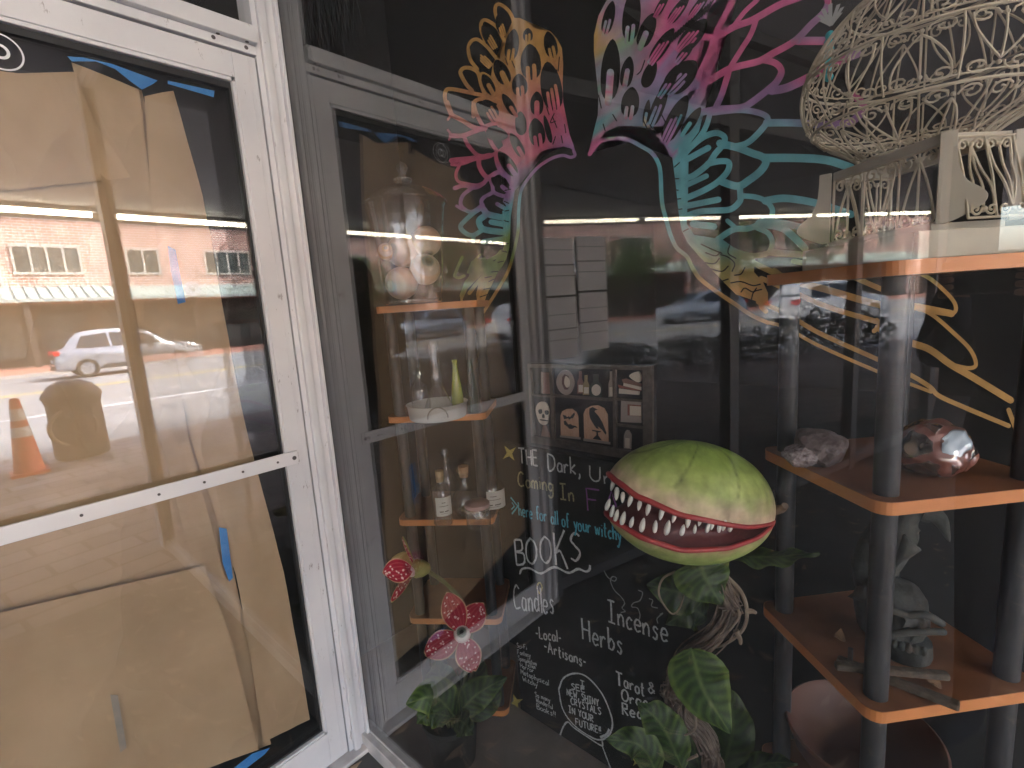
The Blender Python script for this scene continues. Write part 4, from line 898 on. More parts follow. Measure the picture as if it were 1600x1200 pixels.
# ------------------------------------------------------------------ spooky shelf picture hung on the back wall
SX = .600
sbx = thing('shelf_picture', 'framed picture of a spooky shelf with skull, bats, raven and bottles', 'picture', onx(925,700,SX))
WOODD = mat('dark_brown_wood', (.075,.055,.042), .7, c2=(.11,.085,.068), scale=10, stretch=(1,6,6)); DKB = mat('picture_dark', (.012,.010,.010), .8)
def sp(pts, th, m_, nm, x=SX, parent=None, sm=0):
    P = [onx(u,v,x) for u,v in pts]
    if sm: P = smooth(P, sm, True)
    return MB().prism(P, (-1,0,0), th).build(nm, m_, parent or sbx)
TL,TR,BL,BR = (828,568),(1022,571),(834,690),(1022,722)
def q4(a, b):   # bilinear in the picture face
    t = (TL[0]*(1-a)+TR[0]*a, TL[1]*(1-a)+TR[1]*a); l = (BL[0]*(1-a)+BR[0]*a, BL[1]*(1-a)+BR[1]*a)
    return (t[0]*(1-b)+l[0]*b, t[1]*(1-b)+l[1]*b)
def strip(a0,b0,a1,b1,th,nm='frame',m_=WOODD): return sp([q4(a0,b0),q4(a1,b0),q4(a1,b1),q4(a0,b1)], th, m_, nm)
MB().prism([onx(*p,SX+.003) for p in (TL,TR,BR,BL)], (1,0,0), .015).build('backing', DKB, sbx)
strip(0,0,1,.045,.014); strip(0,.91,1,1,.014); strip(0,.046,.018,.909,.0135); strip(.925,.046,1,.909,.0135)
strip(.165,.046,.19,.909,.009,'divider'); strip(.675,.046,.70,.909,.009,'divider'); strip(.0185,.385,.1645,.41,.008,'divider'); strip(.1905,.37,.6745,.40,.008,'divider'); strip(.7005,.36,.9245,.385,.008,'divider'); strip(.7005,.64,.9245,.665,.008,'divider')
def z5(pts): return [(800+a/6.667, 550+b/6.667) for a, b in pts]
PEACH = mat('peach_board', (.60,.34,.21), .7, c2=(.70,.44,.31), scale=40, stretch=(1,8,1)); BONE = mat('bone_print', (.66,.56,.46), .7); TINTP = mat('raven_black', (.018,.02,.024), .6); BROWNP = mat('brown_print', (.22,.11,.085), .7); GREYP = mat('grey_print', (.34,.28,.25), .7); REDP = mat('red_print', (.22,.07,.05), .7)
sp(z5([(330,210),(405,215),(410,435),(330,430)]), .004, BROWNP, 'book'); sp(z5([(308,205),(328,208),(328,430),(308,428)]), .004, GREYP, 'book')
fo = sp(z5([(545,185),(620,220),(655,320),(620,420),(565,445),(500,400),(470,315),(490,235)]), .005, GREYP, 'oval_frame', sm=4); MB().prism([onx(*p,SX-.0055) for p in z5([(548,230),(590,250),(602,320),(585,390),(550,392),(520,330),(525,260)])], (-1,0,0), .001).build('portrait', mat('portrait_print',(.10,.05,.045),.6), fo)
MB().prism(smooth([onx(*p,SX-.007) for p in z5([(560,250),(600,290),(600,350),(570,370),(545,320)])],3,True), (-1,0,0), .0008).build('portrait_face', BONE, fo)
for (x0, w, y0, y1, m_, lab) in ((716,55,200,430,BROWNP,1),(775,60,240,445,mat('yellow_print',(.30,.22,.11),.7),1),(878,120,235,470,mat('green_black_print',(.035,.042,.032),.6),2),(1036,48,200,468,GREYP,1)):
    hh = y1-y0; nk = w*.22
    b = sp(z5([(x0-nk,y0),(x0+nk,y0),(x0+nk,y0+hh*.3),(x0+w/2,y0+hh*.48),(x0+w/2,y1),(x0-w/2,y1),(x0-w/2,y0+hh*.48),(x0-nk,y0+hh*.3)]), .004, m_, 'bottle')
    if lab == 1: MB().prism([onx(*p,SX-.0045) for p in z5([(x0-w*.4,y0+hh*.62),(x0+w*.4,y0+hh*.62),(x0+w*.4,y1-12),(x0-w*.4,y1-12)])], (-1,0,0), .0008).build('bottle_label', BONE, b)
    else: MB().prism(smooth([onx(*p,SX-.0045) for p in z5([(x0-45,370),(x0,335),(x0+45,370),(x0+40,430),(x0,455),(x0-40,430)])],3,True), (-1,0,0), .0008).build('bottle_label', BONE, b)
for P, m_ in (([(1120,380),(1335,410),(1330,445),(1120,430)],BONE),([(1110,340),(1140,350),(1350,395),(1350,405),(1120,372)],REDP),([(1170,320),(1350,365),(1350,395),(1165,350)],BONE),([(1150,285),(1190,275),(1350,330),(1350,360),(1165,318)],BROWNP)): sp(z5(P), .004, m_, 'book')
sp(z5([(1230,250),(1270,215),(1330,205),(1352,260),(1340,310),(1290,300)]), .006, BONE, 'skull', sm=3)
fm = sp(z5([(1145,490),(1355,505),(1355,735),(1140,725)]), .005, GREYP, 'photo_frame'); MB().prism([onx(*p,SX-.0055) for p in z5([(1205,545),(1345,555),(1345,670),(1205,660)])], (-1,0,0), .001).build('photo', REDP, fm)
MB().prism([onx(*p,SX-.007) for p in z5([(1228,560),(1345,568),(1345,665),(1228,660)])], (-1,0,0), .0008).build('photo_print', BONE, fm)
bt = sp(z5([(1185,830),(1200,810),(1225,815),(1250,860),(1245,1010),(1170,1000),(1172,870)]), .004, GREYP, 'bottle'); MB().prism([onx(*p,SX-.0045) for p in z5([(1180,895),(1225,900),(1225,1000),(1178,995)])], (-1,0,0), .0008).build('bottle_label', BONE, bt)
sk = sp(z5([(315,515),(365,535),(392,600),(388,660),(378,735),(345,757),(300,735),(275,680),(258,600),(275,540)]), .006, BONE, 'skull', sm=4)
for P in ([(280,600),(310,598),(312,635),(290,645),(276,625)],[(345,610),(378,612),(382,645),(360,655),(345,640)],[(318,650),(335,650),(340,685),(315,680)],[(295,700),(375,712),(370,722),(300,712)]):
    MB().prism(smooth([onx(*p,SX-.0065) for p in z5(P)],3,True), (-1,0,0), .0008).build('socket', DKB, sk)
sp(z5([(330,760),(365,762),(400,870),(400,890),(310,875)]), .004, BROWNP, 'stand')
def arch(P, base, nm):
    a = sp(z5(P), .004, PEACH, nm); MB().prism([onx(*p,SX-.0048) for p in z5(base)], (-1,0,0), .002).build('plinth', GREYP, a); return a
a1 = arch([(515,870),(512,660),(530,615),(575,592),(630,592),(675,625),(692,670),(700,890)], [(500,868),(715,888),(715,910),(505,885)], 'arched_plaque')
a2 = arch([(760,905),(752,640),(775,590),(830,560),(900,555),(965,585),(1000,650),(1008,935)], [(745,900),(1025,938),(1025,962),(748,925)], 'arched_plaque')
for P in ([(530,655),(555,660),(575,680),(590,668),(605,680),(625,655),(650,628),(655,650),(635,690),(615,690),(600,705),(585,690),(545,700)],[(540,720),(560,715),(585,755),(610,750),(625,762),(665,770),(685,790),(650,785),(630,800),(600,800),(575,775),(545,755)]):
    MB().prism([onx(*p,SX-.005) for p in z5(P)], (-1,0,0), .0008).build('bat', TINTP, a1)
MB().prism([onx(*p,SX-.005) for p in z5([(808,590),(840,572),(875,590),(898,600),(870,605),(860,620),(905,670),(945,740),(985,845),(975,860),(940,810),(905,780),(890,775),(905,800),(880,795),(850,750),(815,690),(805,640)])], (-1,0,0), .0008).build('raven', TINTP, a2)
MB().prism([onx(*p,SX-.0052) for p in z5([(835,810),(925,825),(925,835),(895,838),(900,870),(935,920),(840,905),(880,865),(880,832),(838,822)])], (-1,0,0), .0008).build('perch', TINTP, a2)
# ------------------------------------------------------------------ shelf units
def polar(u, v, r):
    d = ray(u, v); return CAM+d*(r/math.hypot(d.x,d.y))
SHTOP = mat('shelf_laminate', (.20,.078,.036), .42, c2=(.27,.11,.05), scale=5, stretch=(3,3,1), detail=6)
EDGE = mat('orange_edge_band', (.55,.20,.06), .4, c2=(.62,.24,.08), scale=10); POLE = mat('grey_pole', (.032,.032,.034), .42, c2=(.045,.045,.047), scale=20, spec=.35)
LEV = (1.395, 1.062, .730, .392, .062)
def unit(C, u, v, wu, wv, label, inset=.032, rp=.0165):
    C = Vector((C[0],C[1],0)); u = Vector((u[0],u[1],0)).normalized(); v = Vector((v[0],v[1],0)).normalized()
    t = thing('corner_shelf', label, 'shelf', C+u*wu/2+v*wv/2+Vector((0,0,.031)), 'open shelf units with orange edges')
    r = .022
    out = []
    for (cu, cv, a0) in ((r,r,180),(wu-r,r,270),(wu-r,wv-r,0),(r,wv-r,90)):
        for k in range(6):
            a = math.radians(a0+18*k); out.append(C+u*(cu+r*math.cos(a))+v*(cv+r*math.sin(a)))
    zs = sorted(LEV)
    for z in LEV:
        b = MB(); b.prism([p+Vector((0,0,z-.0098)) for p in out], (0,0,1), .0196); s = b.build('shelf', SHTOP, t)
        m = MB(); n = len(out); vs = []
        cen = C+u*wu/2+v*wv/2
        for p in out:
            q = p+(p-cen).normalized()*.0012; vs += [q+Vector((0,0,z-.0095)), q+Vector((0,0,z+.0095))]
        m.add(vs, [(2*i,2*((i+1)%n),2*((i+1)%n)+1,2*i+1) for i in range(n)]); m.build('edge_band', EDGE, s)
    for (a, b) in ((inset,inset),(wu-inset,inset),(inset,wv-inset),(wu-inset,wv-inset)):
        p = C+u*a+v*b; m = MB()
        for i in range(4):
            z0, z1 = zs[i]+.0101, zs[i+1]-.0101
            m.tube([p+Vector((0,0,z0)), p+Vector((0,0,z0+.004)), p+Vector((0,0,z1))], rp, 18)
        m.tube([p+Vector((0,0,.0312)), p+Vector((0,0,.051))], rp*.9, 12)
        m.build('pole', POLE, t, sm=True)
    return C, u, v
unit((.147,-.113), (.58,-.81), (.81,.58), .305, .24, 'smaller looking shelf unit in the left corner holding jars and bottles')
CR, uR, vR = unit((.147,-1.335), (.74,-.67), (.67,.74), .29, .29, 'near shelf unit at right with birdcage, rocks and statue')
Z1, Z2, Z3, Z4 = 1.4061, 1.0731, .7411, .4031

# ------------------------------------------------------------------ jar of eyeballs
def at(u, r, z): p = polar(u, 500, r); return Vector((p.x, p.y, z))
jc = at(650, 1.47, Z1)
j = thing('apothecary_jar', 'large clear glass apothecary jar of eyeballs on the top left shelf', 'jar', jc)
MB().lathe([(.0,.004),(.07,.004),(.078,.012),(.082,.03),(.088,.08),(.100,.20),(.108,.262),(.112,.27),(.108,.272)], 48, jc).build('body', JARGLASS, j, sm=True)
MB().lathe([(.074,0),(.080,.003),(.080,.010),(.06,.012),(0,.009)], 40, jc).build('foot', JARGLASS, j, sm=True)
MB().lathe([(.116,.272),(.117,.276),(.110,.284),(.085,.305),(.05,.318),(.022,.324),(.020,.328),(.026,.334),(.026,.339),(.012,.345),(.009,.352),(.013,.359),(.018,.368),(.014,.378),(.006,.384),(.0,.385)], 40, jc).build('lid', JARGLASS, j, sm=True)
EYE = attr_mat('eyeball_rubber', .35, .5, 30, .18)
def eyeball(c, r, look, label, iris=(.10,.13,.12), base=(.62,.38,.24), grp='rubber eyeballs in the jar'):
    look = Vector(look).normalized(); m = MB(); n, k = 26, 20; X = look.orthogonal().normalized(); Y = look.cross(X)
    for i in range(k+1):
        t = math.pi*i/k; ring = []
        for q in range(n):
            a = 6.283*q/n; ring.append(c+(X*math.sin(t)*math.cos(a)+Y*math.sin(t)*math.sin(a)+look*math.cos(t))*r*(1.04 if t < .5 else 1))
        td = math.degrees(t)
        if td < 9.5: m.col = (.006,.006,.006)
        elif td < 24: m.col = iris
        elif td < 58: m.col = (.60,.46,.38)
        else: m.col = base
        m.add(ring, [])
    for i in range(k):
        for q in range(n):
            l = (q+1) % n; m.f.append((i*n+q, (i+1)*n+q, (i+1)*n+l, i*n+l))
    m.build('eyeball', EYE, loc=c-Vector((0,0,r)), sm=True, **T(label, 'eyeball', grp))
tov = (CAM-jc); tov.z = 0; tov.normalize(); lat = Vector((-tov.y, tov.x, 0)); lat = -lat if lat.dot(RT) < 0 else lat
def jp(s, f, z): return jc+lat*s+tov*f+Vector((0,0,z))
eyeball(jp(-.03,.018,.058), .045, (-1,-.2,-.2), 'eyeball at lower left in the big jar', base=(.50,.30,.22))
eyeball(jp(.038,.020,.092), .043, tov+Vector((0,0,.55))+lat*.25, 'eyeball looking out from the right middle of the jar')
eyeball(jp(-.018,-.022,.150), .046, tov+lat*-.8, 'upper eyeball at the back of the big jar')
eyeball(jp(.050,-.006,.172), .042, tov*.5+Vector((0,0,-1)), 'topmost eyeball at right in the big jar', iris=(.25,.2,.17))
eyeball(jp(-.063,.0,.148), .024, tov+Vector((0,0,.3)), 'smallest eyeball against the left side of the jar', iris=(.6,.35,.12), base=(.55,.26,.07))

# ------------------------------------------------------------------ tray and bottles
ENAM = mat('white_enamel', (.70,.69,.66), .3, c2=(.62,.61,.58), scale=8)
tc = at(671, 1.44, Z2)
t = thing('enamel_tray', 'round white enamel tray with wire handle on the second left shelf', 'tray', tc)
MB().lathe([(0,.003),(.078,.003),(.082,.006),(.086,.042),(.090,.046),(.087,.047),(.083,.043),(.078,.010),(0,.010)], 40, tc).build('body', ENAM, t, sm=True)
hm = MB(); hp = []
for k in range(13):
    a = math.pi*k/12; w = math.cos(a)*.028; hp.append(tc+tov*.091+lat*(w-.004)+Vector((0,0,.018+.030*math.sin(a))))
hm.tube(hp, .0022, 8); hm.build('handle', mat('wire_steel', (.35,.33,.29), .3, .9), t, sm=True)
def bottle(name, prof, c, label, m_, grp=None, cat='bottle', n=30):
    o = thing(name, label, cat, c, grp); MB().lathe(prof, n, c).build('body', m_, o, sm=True); return o
bottle('glass_bottle', [(0,.003),(.024,.002),(.027,.008),(.027,.075),(.024,.09),(.011,.105),(.010,.122),(.014,.125),(.013,.130),(.010,.130)], tc+lat*-.045+tov*.005+Vector((0,0,.0105)), 'small clear bottle at left in the white tray', JARGLASS)
bottle('glass_decanter', [(0,.003),(.038,.002),(.043,.008),(.040,.03),(.026,.062),(.016,.085),(.014,.10),(.017,.105),(.015,.115),(.012,.16),(.013,.20),(.010,.215)], tc+lat*.004+tov*.018+Vector((0,0,.0105)), 'clear glass decanter with a long neck in the middle of the white tray', JARGLASS, cat='decanter')
bottle('green_bottle', [(0,.003),(.018,.002),(.020,.008),(.019,.05),(.012,.10),(.008,.125),(.0075,.145),(.0095,.148),(.009,.152)], tc+lat*.062+tov*-.03+Vector((0,0,.0105)), 'slender yellow green bottle at right in the white tray', GREENGLASS)
bottle('teal_bottle', [(0,.003),(.016,.002),(.018,.008),(.017,.07),(.009,.12),(.008,.155),(.010,.16)], tc+lat*.104+tov*-.01, 'pale teal glass bottle standing right of the white tray', TEALGLASS)
CORK = mat('cork', (.42,.25,.13), .8, c2=(.30,.16,.08), scale=60); CORKP = mat('pale_cork', (.55,.40,.22), .8, c2=(.42,.29,.15), scale=60)
LABEL = mat('paper_label', (.62,.61,.56), .7, c2=(.56,.55,.50), scale=10); INK = mat('label_ink', (.14,.13,.12), .8)
def label_band(parent, c, r, z0, z1, a0=-48, a1=48, lines=True):
    m = MB(); n = 14; vs = []
    base = math.atan2(tov.y, tov.x)
    def ring(r_, z): return [c+Vector((math.cos(base+math.radians(a0+(a1-a0)*k/n))*r_, math.sin(base+math.radians(a0+(a1-a0)*k/n))*r_, z)) for k in range(n+1)]
    A, B = ring(r,z0), ring(r,z1); m.add(A+B, [(k,k+1,n+2+k,n+1+k) for k in range(n)]); l = m.build('paper_label', LABEL, parent)
    if lines:
        im = MB()
        for i, (f0, f1, s0, s1) in enumerate(((.70,.74,.3,.7),(.52,.55,.25,.75),(.22,.28,.2,.8),(.13,.15,.3,.7))):
            for q in range(int(n*s0), int(n*s1)):
                if (q*7+i) % 4 == 0 and f1-f0 > .035: continue
                z_0, z_1 = z0+(z1-z0)*f0, z0+(z1-z0)*f1; P = ring(r+.0004, z_0); Q = ring(r+.0004, z_1); im.add([P[q],P[q+1],Q[q+1],Q[q]], [(0,1,2,3)])
        im.build('label_print', INK, l)
c = at(664, 1.455, Z3)
b = bottle('corked_bottle', [(0,.003),(.027,.002),(.030,.008),(.030,.105),(.026,.118),(.014,.128),(.013,.146),(.016,.149),(.013,.152)], c, 'clear corked bottle with a big white paper label on the third left shelf', JARGLASS)
MB().lathe([(0,.134),(.0115,.134),(.0125,.168),(0,.169)], 18, c).build('cork', CORKP, b, sm=True); label_band(b, c, .0306, .036, .094, -40, 62)
c = at(704, 1.50, Z3)
b = bottle('round_flask', [(0,.003),(.030,.004),(.042,.022),(.046,.045),(.040,.068),(.022,.088),(.015,.098),(.0145,.135),(.018,.138),(.015,.141)], c, 'round bellied flask with a wide brown cork on the third left shelf', JARGLASS, cat='flask')
MB().lathe([(0,.125),(.013,.125),(.0165,.155),(.0165,.160),(0,.161)], 18, c).build('cork', CORK, b, sm=True)
m = MB()
for k in range(26):
    a = rnd.uniform(0,6.28); q = rnd.uniform(0,.026); m.ball(c+Vector((math.cos(a)*q, math.sin(a)*q, .011+rnd.uniform(0,.012))), rnd.uniform(.004,.007), 8, 6)
m.build('filling', mat('pebbles', (.38,.27,.16), .7, c2=(.5,.42,.3), scale=80), b, sm=True, kind='stuff')
c = at(722, 1.405, Z3)
b = bottle('clip_top_jar', [(0,.003),(.032,.002),(.036,.008),(.037,.045),(.033,.056),(.031,.062)], c, 'squat glass jar with a pinkish lid and wire clip on the third left shelf', JARGLASS, cat='jar')
MB().lathe([(.036,.062),(.037,.066),(.037,.074),(.033,.077),(0,.078)], 28, c).build('lid', mat('pink_lid', (.46,.30,.29), .35, c2=(.40,.25,.24), scale=12), b, sm=True)
m = MB(); m.tube([c+lat*math.cos(a)*.0375+tov*math.sin(a)*.0375+Vector((0,0,.059)) for a in [6.283*k/24 for k in range(24)]], .0013, 6, True)
m.tube(smooth([c+tov*.038+lat*-.02+Vector((0,0,.06)), c+tov*.043+lat*-.004+Vector((0,0,.042)), c+tov*.042+lat*.016+Vector((0,0,.055)), c+tov*.039+lat*.02+Vector((0,0,.072))],4), .0013, 6); m.build('wire_clip', mat('wire_steel',(.35,.33,.29),.3), b, sm=True)
c = at(749, 1.51, Z3)
b = bottle('labelled_bottle', [(0,.003),(.034,.002),(.038,.008),(.038,.082),(.030,.098),(.014,.108),(.013,.128),(.016,.131)], c, 'clear bottle with a wide pale label behind the right pole of the left shelf', JARGLASS); label_band(b, c, .0387, .02, .078, -70, 70)
c = at(676, 1.56, Z3)
b = bottle('stoppered_bottle', [(0,.003),(.024,.002),(.027,.008),(.027,.10),(.020,.125),(.011,.14),(.010,.165),(.013,.168)], c, 'tall dark bottle with glass stopper at the back of the third left shelf', JARGLASS); MB().lathe([(0,.165),(.008,.165),(.006,.182),(.013,.190),(.010,.204),(0,.207)], 18, c).build('stopper', JARGLASS, b, sm=True)

# ------------------------------------------------------------------ plants
LEAF = attr_mat('silk_leaf', .5, .35, 60, .25, .3)
def leaf(parent, pts, wpx, r, dark=1.0, roll=0.0, ruffle=.006, name='leaf', rr=None, fold=.35):
    """pts: midrib in photo pixels from base to tip, r: distance from the camera; wpx: full width in pixels"""
    R_ = rr or [r]*len(pts)
    mid = smooth([polar(u,v,q) for (u,v),q in zip(pts,R_)], 22); n = len(mid); depth = (mid[n//2]-CAM).dot(FW); W_ = wpx*depth/F_PX/2
    m = MB(); nv = 17; ph = rnd.uniform(0,6)
    rows = []
    for i, p in enumerate(mid):
        t = i/(n-1); tg = (mid[min(i+1,n-1)]-mid[max(i-1,0)]).normalized(); view = (CAM-p).normalized()
        side = tg.cross(view).normalized(); nrm = side.cross(tg).normalized()
        side = (side*math.cos(roll)+nrm*math.sin(roll)).normalized(); nrm = tg.cross(side); nrm = -nrm if nrm.dot(view) < 0 else nrm
        w = W_*max(0,math.sin(math.pi*min(1,t**.78)))**.85+.0006
        for k in range(nv):
            s = (k-(nv-1)/2)/((nv-1)/2)
            z = -fold*w*abs(s)**1.5*.6+ruffle*abs(s)*math.sin(t*19+ph+(1 if s > 0 else 2.3))
            vein = ((math.sin((t*9.0-abs(s)*1.5)*6.283+.8*math.sin(s*5))+1)/2)**1.6; z += .05*w*vein*abs(s)
            edge = abs(s) > .85
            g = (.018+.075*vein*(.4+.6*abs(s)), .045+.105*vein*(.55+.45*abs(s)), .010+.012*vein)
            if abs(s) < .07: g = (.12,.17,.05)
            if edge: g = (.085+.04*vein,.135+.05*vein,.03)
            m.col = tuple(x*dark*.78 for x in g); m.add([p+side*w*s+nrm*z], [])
            rows.append(1)
    for i in range(n-1):
        for k in range(nv-1): m.f.append((i*nv+k, i*nv+k+1, (i+1)*nv+k+1, (i+1)*nv+k))
    return m.build(name, LEAF, parent, sm=True)
POT = mat('black_pot', (.012,.012,.011), .6, c2=(.03,.028,.025), scale=12)
# -- eyed red flower plant
pc = Vector((.125,-.318,.031))
fp = thing('eyeball_flower', 'artificial plant with red spotted flowers with eyeball centres in a dark pot', 'artificial plant', pc)
MB().lathe([(0,.0),(.062,.0),(.066,.006),(.080,.135),(.086,.14),(.086,.155),(.078,.155),(.074,.13),(0,.125)], 32, pc).build('pot', POT, fp, sm=True)
STEM = mat('plant_stem', (.09,.12,.035), .6, c2=(.14,.13,.06), scale=60)
PETAL = attr_mat('felt_petal', .75, .2, 60, .15)
def petal(parent, b, tip, w, nrm, curl=.15):
    b, tip = Vector(b), Vector(tip); ax = (tip-b); L = ax.length; ax.normalize(); nrm = (Vector(nrm)-ax*Vector(nrm).dot(ax)).normalized(); side = ax.cross(nrm)
    m = MB(); nu, nv = 54, 33; ds = [(rnd.uniform(.12,.92), rnd.uniform(-.75,.75)) for _ in range(22)]
    for face in (1,-1):
        for i in range(nu):
            t = i/(nu-1)
            for k in range(nv):
                s = (k-(nv-1)/2)/((nv-1)/2); ww = w/2*(max(0,math.sin(math.pi*(.06+.92*t)**1.05))**.72)
                z = curl*L*(t*t)*.6+.10*w*(s*s)+face*.055*w*(1-s*s)*(1-abs(2*t-1)**3)
                p = b+ax*L*t+side*ww*s+nrm*z
                if face < 0: m.col = (.40,.36,.12)
                elif abs(s) > .93 or t > .975: m.col = (.50,.30,.18)
                else:
                    st = abs(s*3.1-round(s*3.1)); m.col = (.30,.016,.035) if st > .10 else (.40,.07,.08)
                    for (dt, dsd) in ds:
                        if ((t-dt)*L)**2+((s-dsd)*ww)**2 < (.0022)**2: m.col = (.75,.58,.52)
                m.add([p], [])
    o = nu*nv
    for f in range(2):
        for i in range(nu-1):
            for k in range(nv-1):
                q = (i*nv+k, i*nv+k+1, (i+1)*nv+k+1, (i+1)*nv+k); q = tuple(x+f*o for x in q)
                m.f.append(q if f == 0 else q[::-1])
    for k in range(nv-1): m.f.append((k+1,k,o+k,o+k+1)); e = (nu-1)*nv; m.f.append((e+k,e+k+1,o+e+k+1,o+e+k))
    for i in range(nu-1): m.f.append((i*nv,(i+1)*nv,o+(i+1)*nv,o+i*nv)); m.f.append(((i+1)*nv+nv-1,i*nv+nv-1,o+i*nv+nv-1,o+(i+1)*nv+nv-1))
    return m.build('petal', PETAL, parent, sm=True)
def eye_part(parent, c, r, look):
    look = Vector(look).normalized(); m = MB(); n, k = 24, 18; X = look.orthogonal().normalized(); Y = look.cross(X)
    for i in range(k+1):
        t = math.pi*i/k; td = math.degrees(t)
        m.col = (.008,.008,.008) if td < 13 else ((.13,.16,.13) if td < 34 else ((.05,.055,.05) if td < 38 else ((.66,.62,.58) if td < 62 else (.62,.42,.40))))
        m.add([c+(X*math.sin(t)*math.cos(6.283*q/n)+Y*math.sin(t)*math.sin(6.283*q/n)+look*math.cos(t))*r for q in range(n)], [])
    for i in range(k):
        for q in range(n): l = (q+1) % n; m.f.append((i*n+q,(i+1)*n+q,(i+1)*n+l,i*n+l))
    return m.build('eye', EYE, parent, sm=True)
rF = 1.26
c1 = polar(722,990,rF); v1 = (CAM-c1).normalized()
for tip, w in (((697,922),40),((757,940),40),((664,1022),42),((739,1047),42)):
    tp = polar(*tip, rF-.015); mp = (c1-CAM).dot(FW)/F_PX; petal(fp, c1+(tp-c1)*.10, tp, w*mp*.98, v1, .10)
eye_part(fp, c1+v1*.006, 13.5*(c1-CAM).dot(FW)/F_PX, v1+Vector((-.05,0,.25)))
rG = 1.30; c2 = polar(656,888,rG); mp = (c2-CAM).dot(FW)/F_PX; L2 = -RT
m = MB(); m.lathe([(.0,-.030),(.012,-.026),(.022,-.010),(.026,.008),(.022,.018)], 24, c2, L2, (1,1)); m.build('calyx', mat('calyx_green', (.20,.22,.05), .6, c2=(.30,.27,.08), scale=50), fp, sm=True)
petal(fp, polar(648,880,rG), polar(628,840,rG-.01), 25*mp, -RT*.8-UP*.5+v1*.5, -.1)
petal(fp, polar(642,890,rG-.02), polar(597,896,rG-.05), 38*mp, v1+UP*.2, .05)
petal(fp, polar(646,898,rG), polar(610,940,rG-.01), 27*mp, -RT*.7+UP*.6+v1*.5, -.1)
petal(fp, polar(645,888,rG+.03), polar(612,872,rG+.06), 36*mp, -v1+UP*.2, .05)
eye_part(fp, polar(643,893,rG-.012), 8*mp, L2+v1*.6)
top = pc+Vector((0,0,.13))
MB().tube(smooth([top, polar(722,1090,1.32), polar(728,1040,1.31), polar(724,1000,1.285)],6), .006, 8).build('stem', STEM, fp, sm=True)
MB().tube(smooth([top+Vector((.01,0,0)), polar(738,1050,1.36), polar(728,955,1.36), polar(700,915,1.34), polar(668,892,1.31)],6), .006, 8).build('stem', STEM, fp, sm=True)
m = MB()
for k in range(34):
    a = rnd.uniform(0,6.28); q = rnd.uniform(.015,.05); p0 = top+Vector((math.cos(a)*q*.6, math.sin(a)*q*.6, -.01)); h = rnd.uniform(.07,.145)
    m.tube(smooth([p0, p0+Vector((math.cos(a)*q*.5, math.sin(a)*q*.5, h*.6)), p0+Vector((math.cos(a+.8)*q*.9, math.sin(a+.8)*q*.9, h))],3), [.0032]*6+[.001], 5)
m.build('grassy_tuft', mat('tuft_green', (.09,.115,.045), .7, c2=(.15,.17,.07), scale=40), fp, sm=True, kind='stuff')
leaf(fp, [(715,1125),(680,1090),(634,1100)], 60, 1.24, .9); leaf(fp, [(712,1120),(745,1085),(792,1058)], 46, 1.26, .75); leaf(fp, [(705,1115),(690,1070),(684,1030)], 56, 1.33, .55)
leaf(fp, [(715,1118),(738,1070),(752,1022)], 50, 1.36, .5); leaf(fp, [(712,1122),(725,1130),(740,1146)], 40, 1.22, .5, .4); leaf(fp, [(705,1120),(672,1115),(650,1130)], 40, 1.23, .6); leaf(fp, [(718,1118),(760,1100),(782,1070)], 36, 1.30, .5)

# -- toothed flytrap plant
hc = polar(1074,783,.955); fl = thing('flytrap_plant', 'giant green toothed flytrap plant prop on a twisted vine stem', 'artificial plant', (hc.x+.01,hc.y-.02,.031))
dep = (hc-CAM).dot(FW); mpp = dep/F_PX; A_, H_, B_ = 131*mpp, 95*mpp, 88*mpp
th7 = math.radians(6); view = (hc-CAM).normalized()
ZS = UP*math.cos(th7)+RT*math.sin(th7); XS = -RT*math.cos(th7)+UP*math.sin(th7); YS = XS.cross(ZS); YS = -YS if YS.dot(view) > 0 else YS
def itp(tab, x):
    if x <= tab[0][0]: return tab[0][1]
    for i in range(len(tab)-1):
        if x <= tab[i+1][0]:
            t = (x-tab[i][0])/(tab[i+1][0]-tab[i][0]); t = t*t*(3-2*t)*.5+t*.5; return tab[i][1]*(1-t)+tab[i+1][1]*t
    return tab[-1][1]
ZU = [(-.93,-9),(-.44,-12),(.26,-4),(.7,10),(.94,24),(1,28)]; ZL = [(-.93,-9),(-.6,-33),(-.29,-47),(.26,-57),(.7,-50),(.94,-37),(1,-33)]
zu = lambda c: itp(ZU,c)*mpp if c > -.93 else -9*mpp
zl = lambda c: itp(ZL,c)*mpp if c > -.93 else -9*mpp
def hp_(phi, z, f=1.0):
    rho = math.sqrt(max(0, 1-(z/H_)**2)); 
    return hc+(XS*A_*rho*math.cos(phi)+YS*B_*rho*math.sin(phi))*f+ZS*z*1.0
def ridge(phi, s):   # long soft folds running over the hood
    x = math.cos(phi); return .026*math.sin(9*x+5*s)*max(0,math.sin(phi))*s*(1-s)*4
NL = 144; SKINP = attr_mat('flytrap_skin', .45, .4, 40, .22, .35)
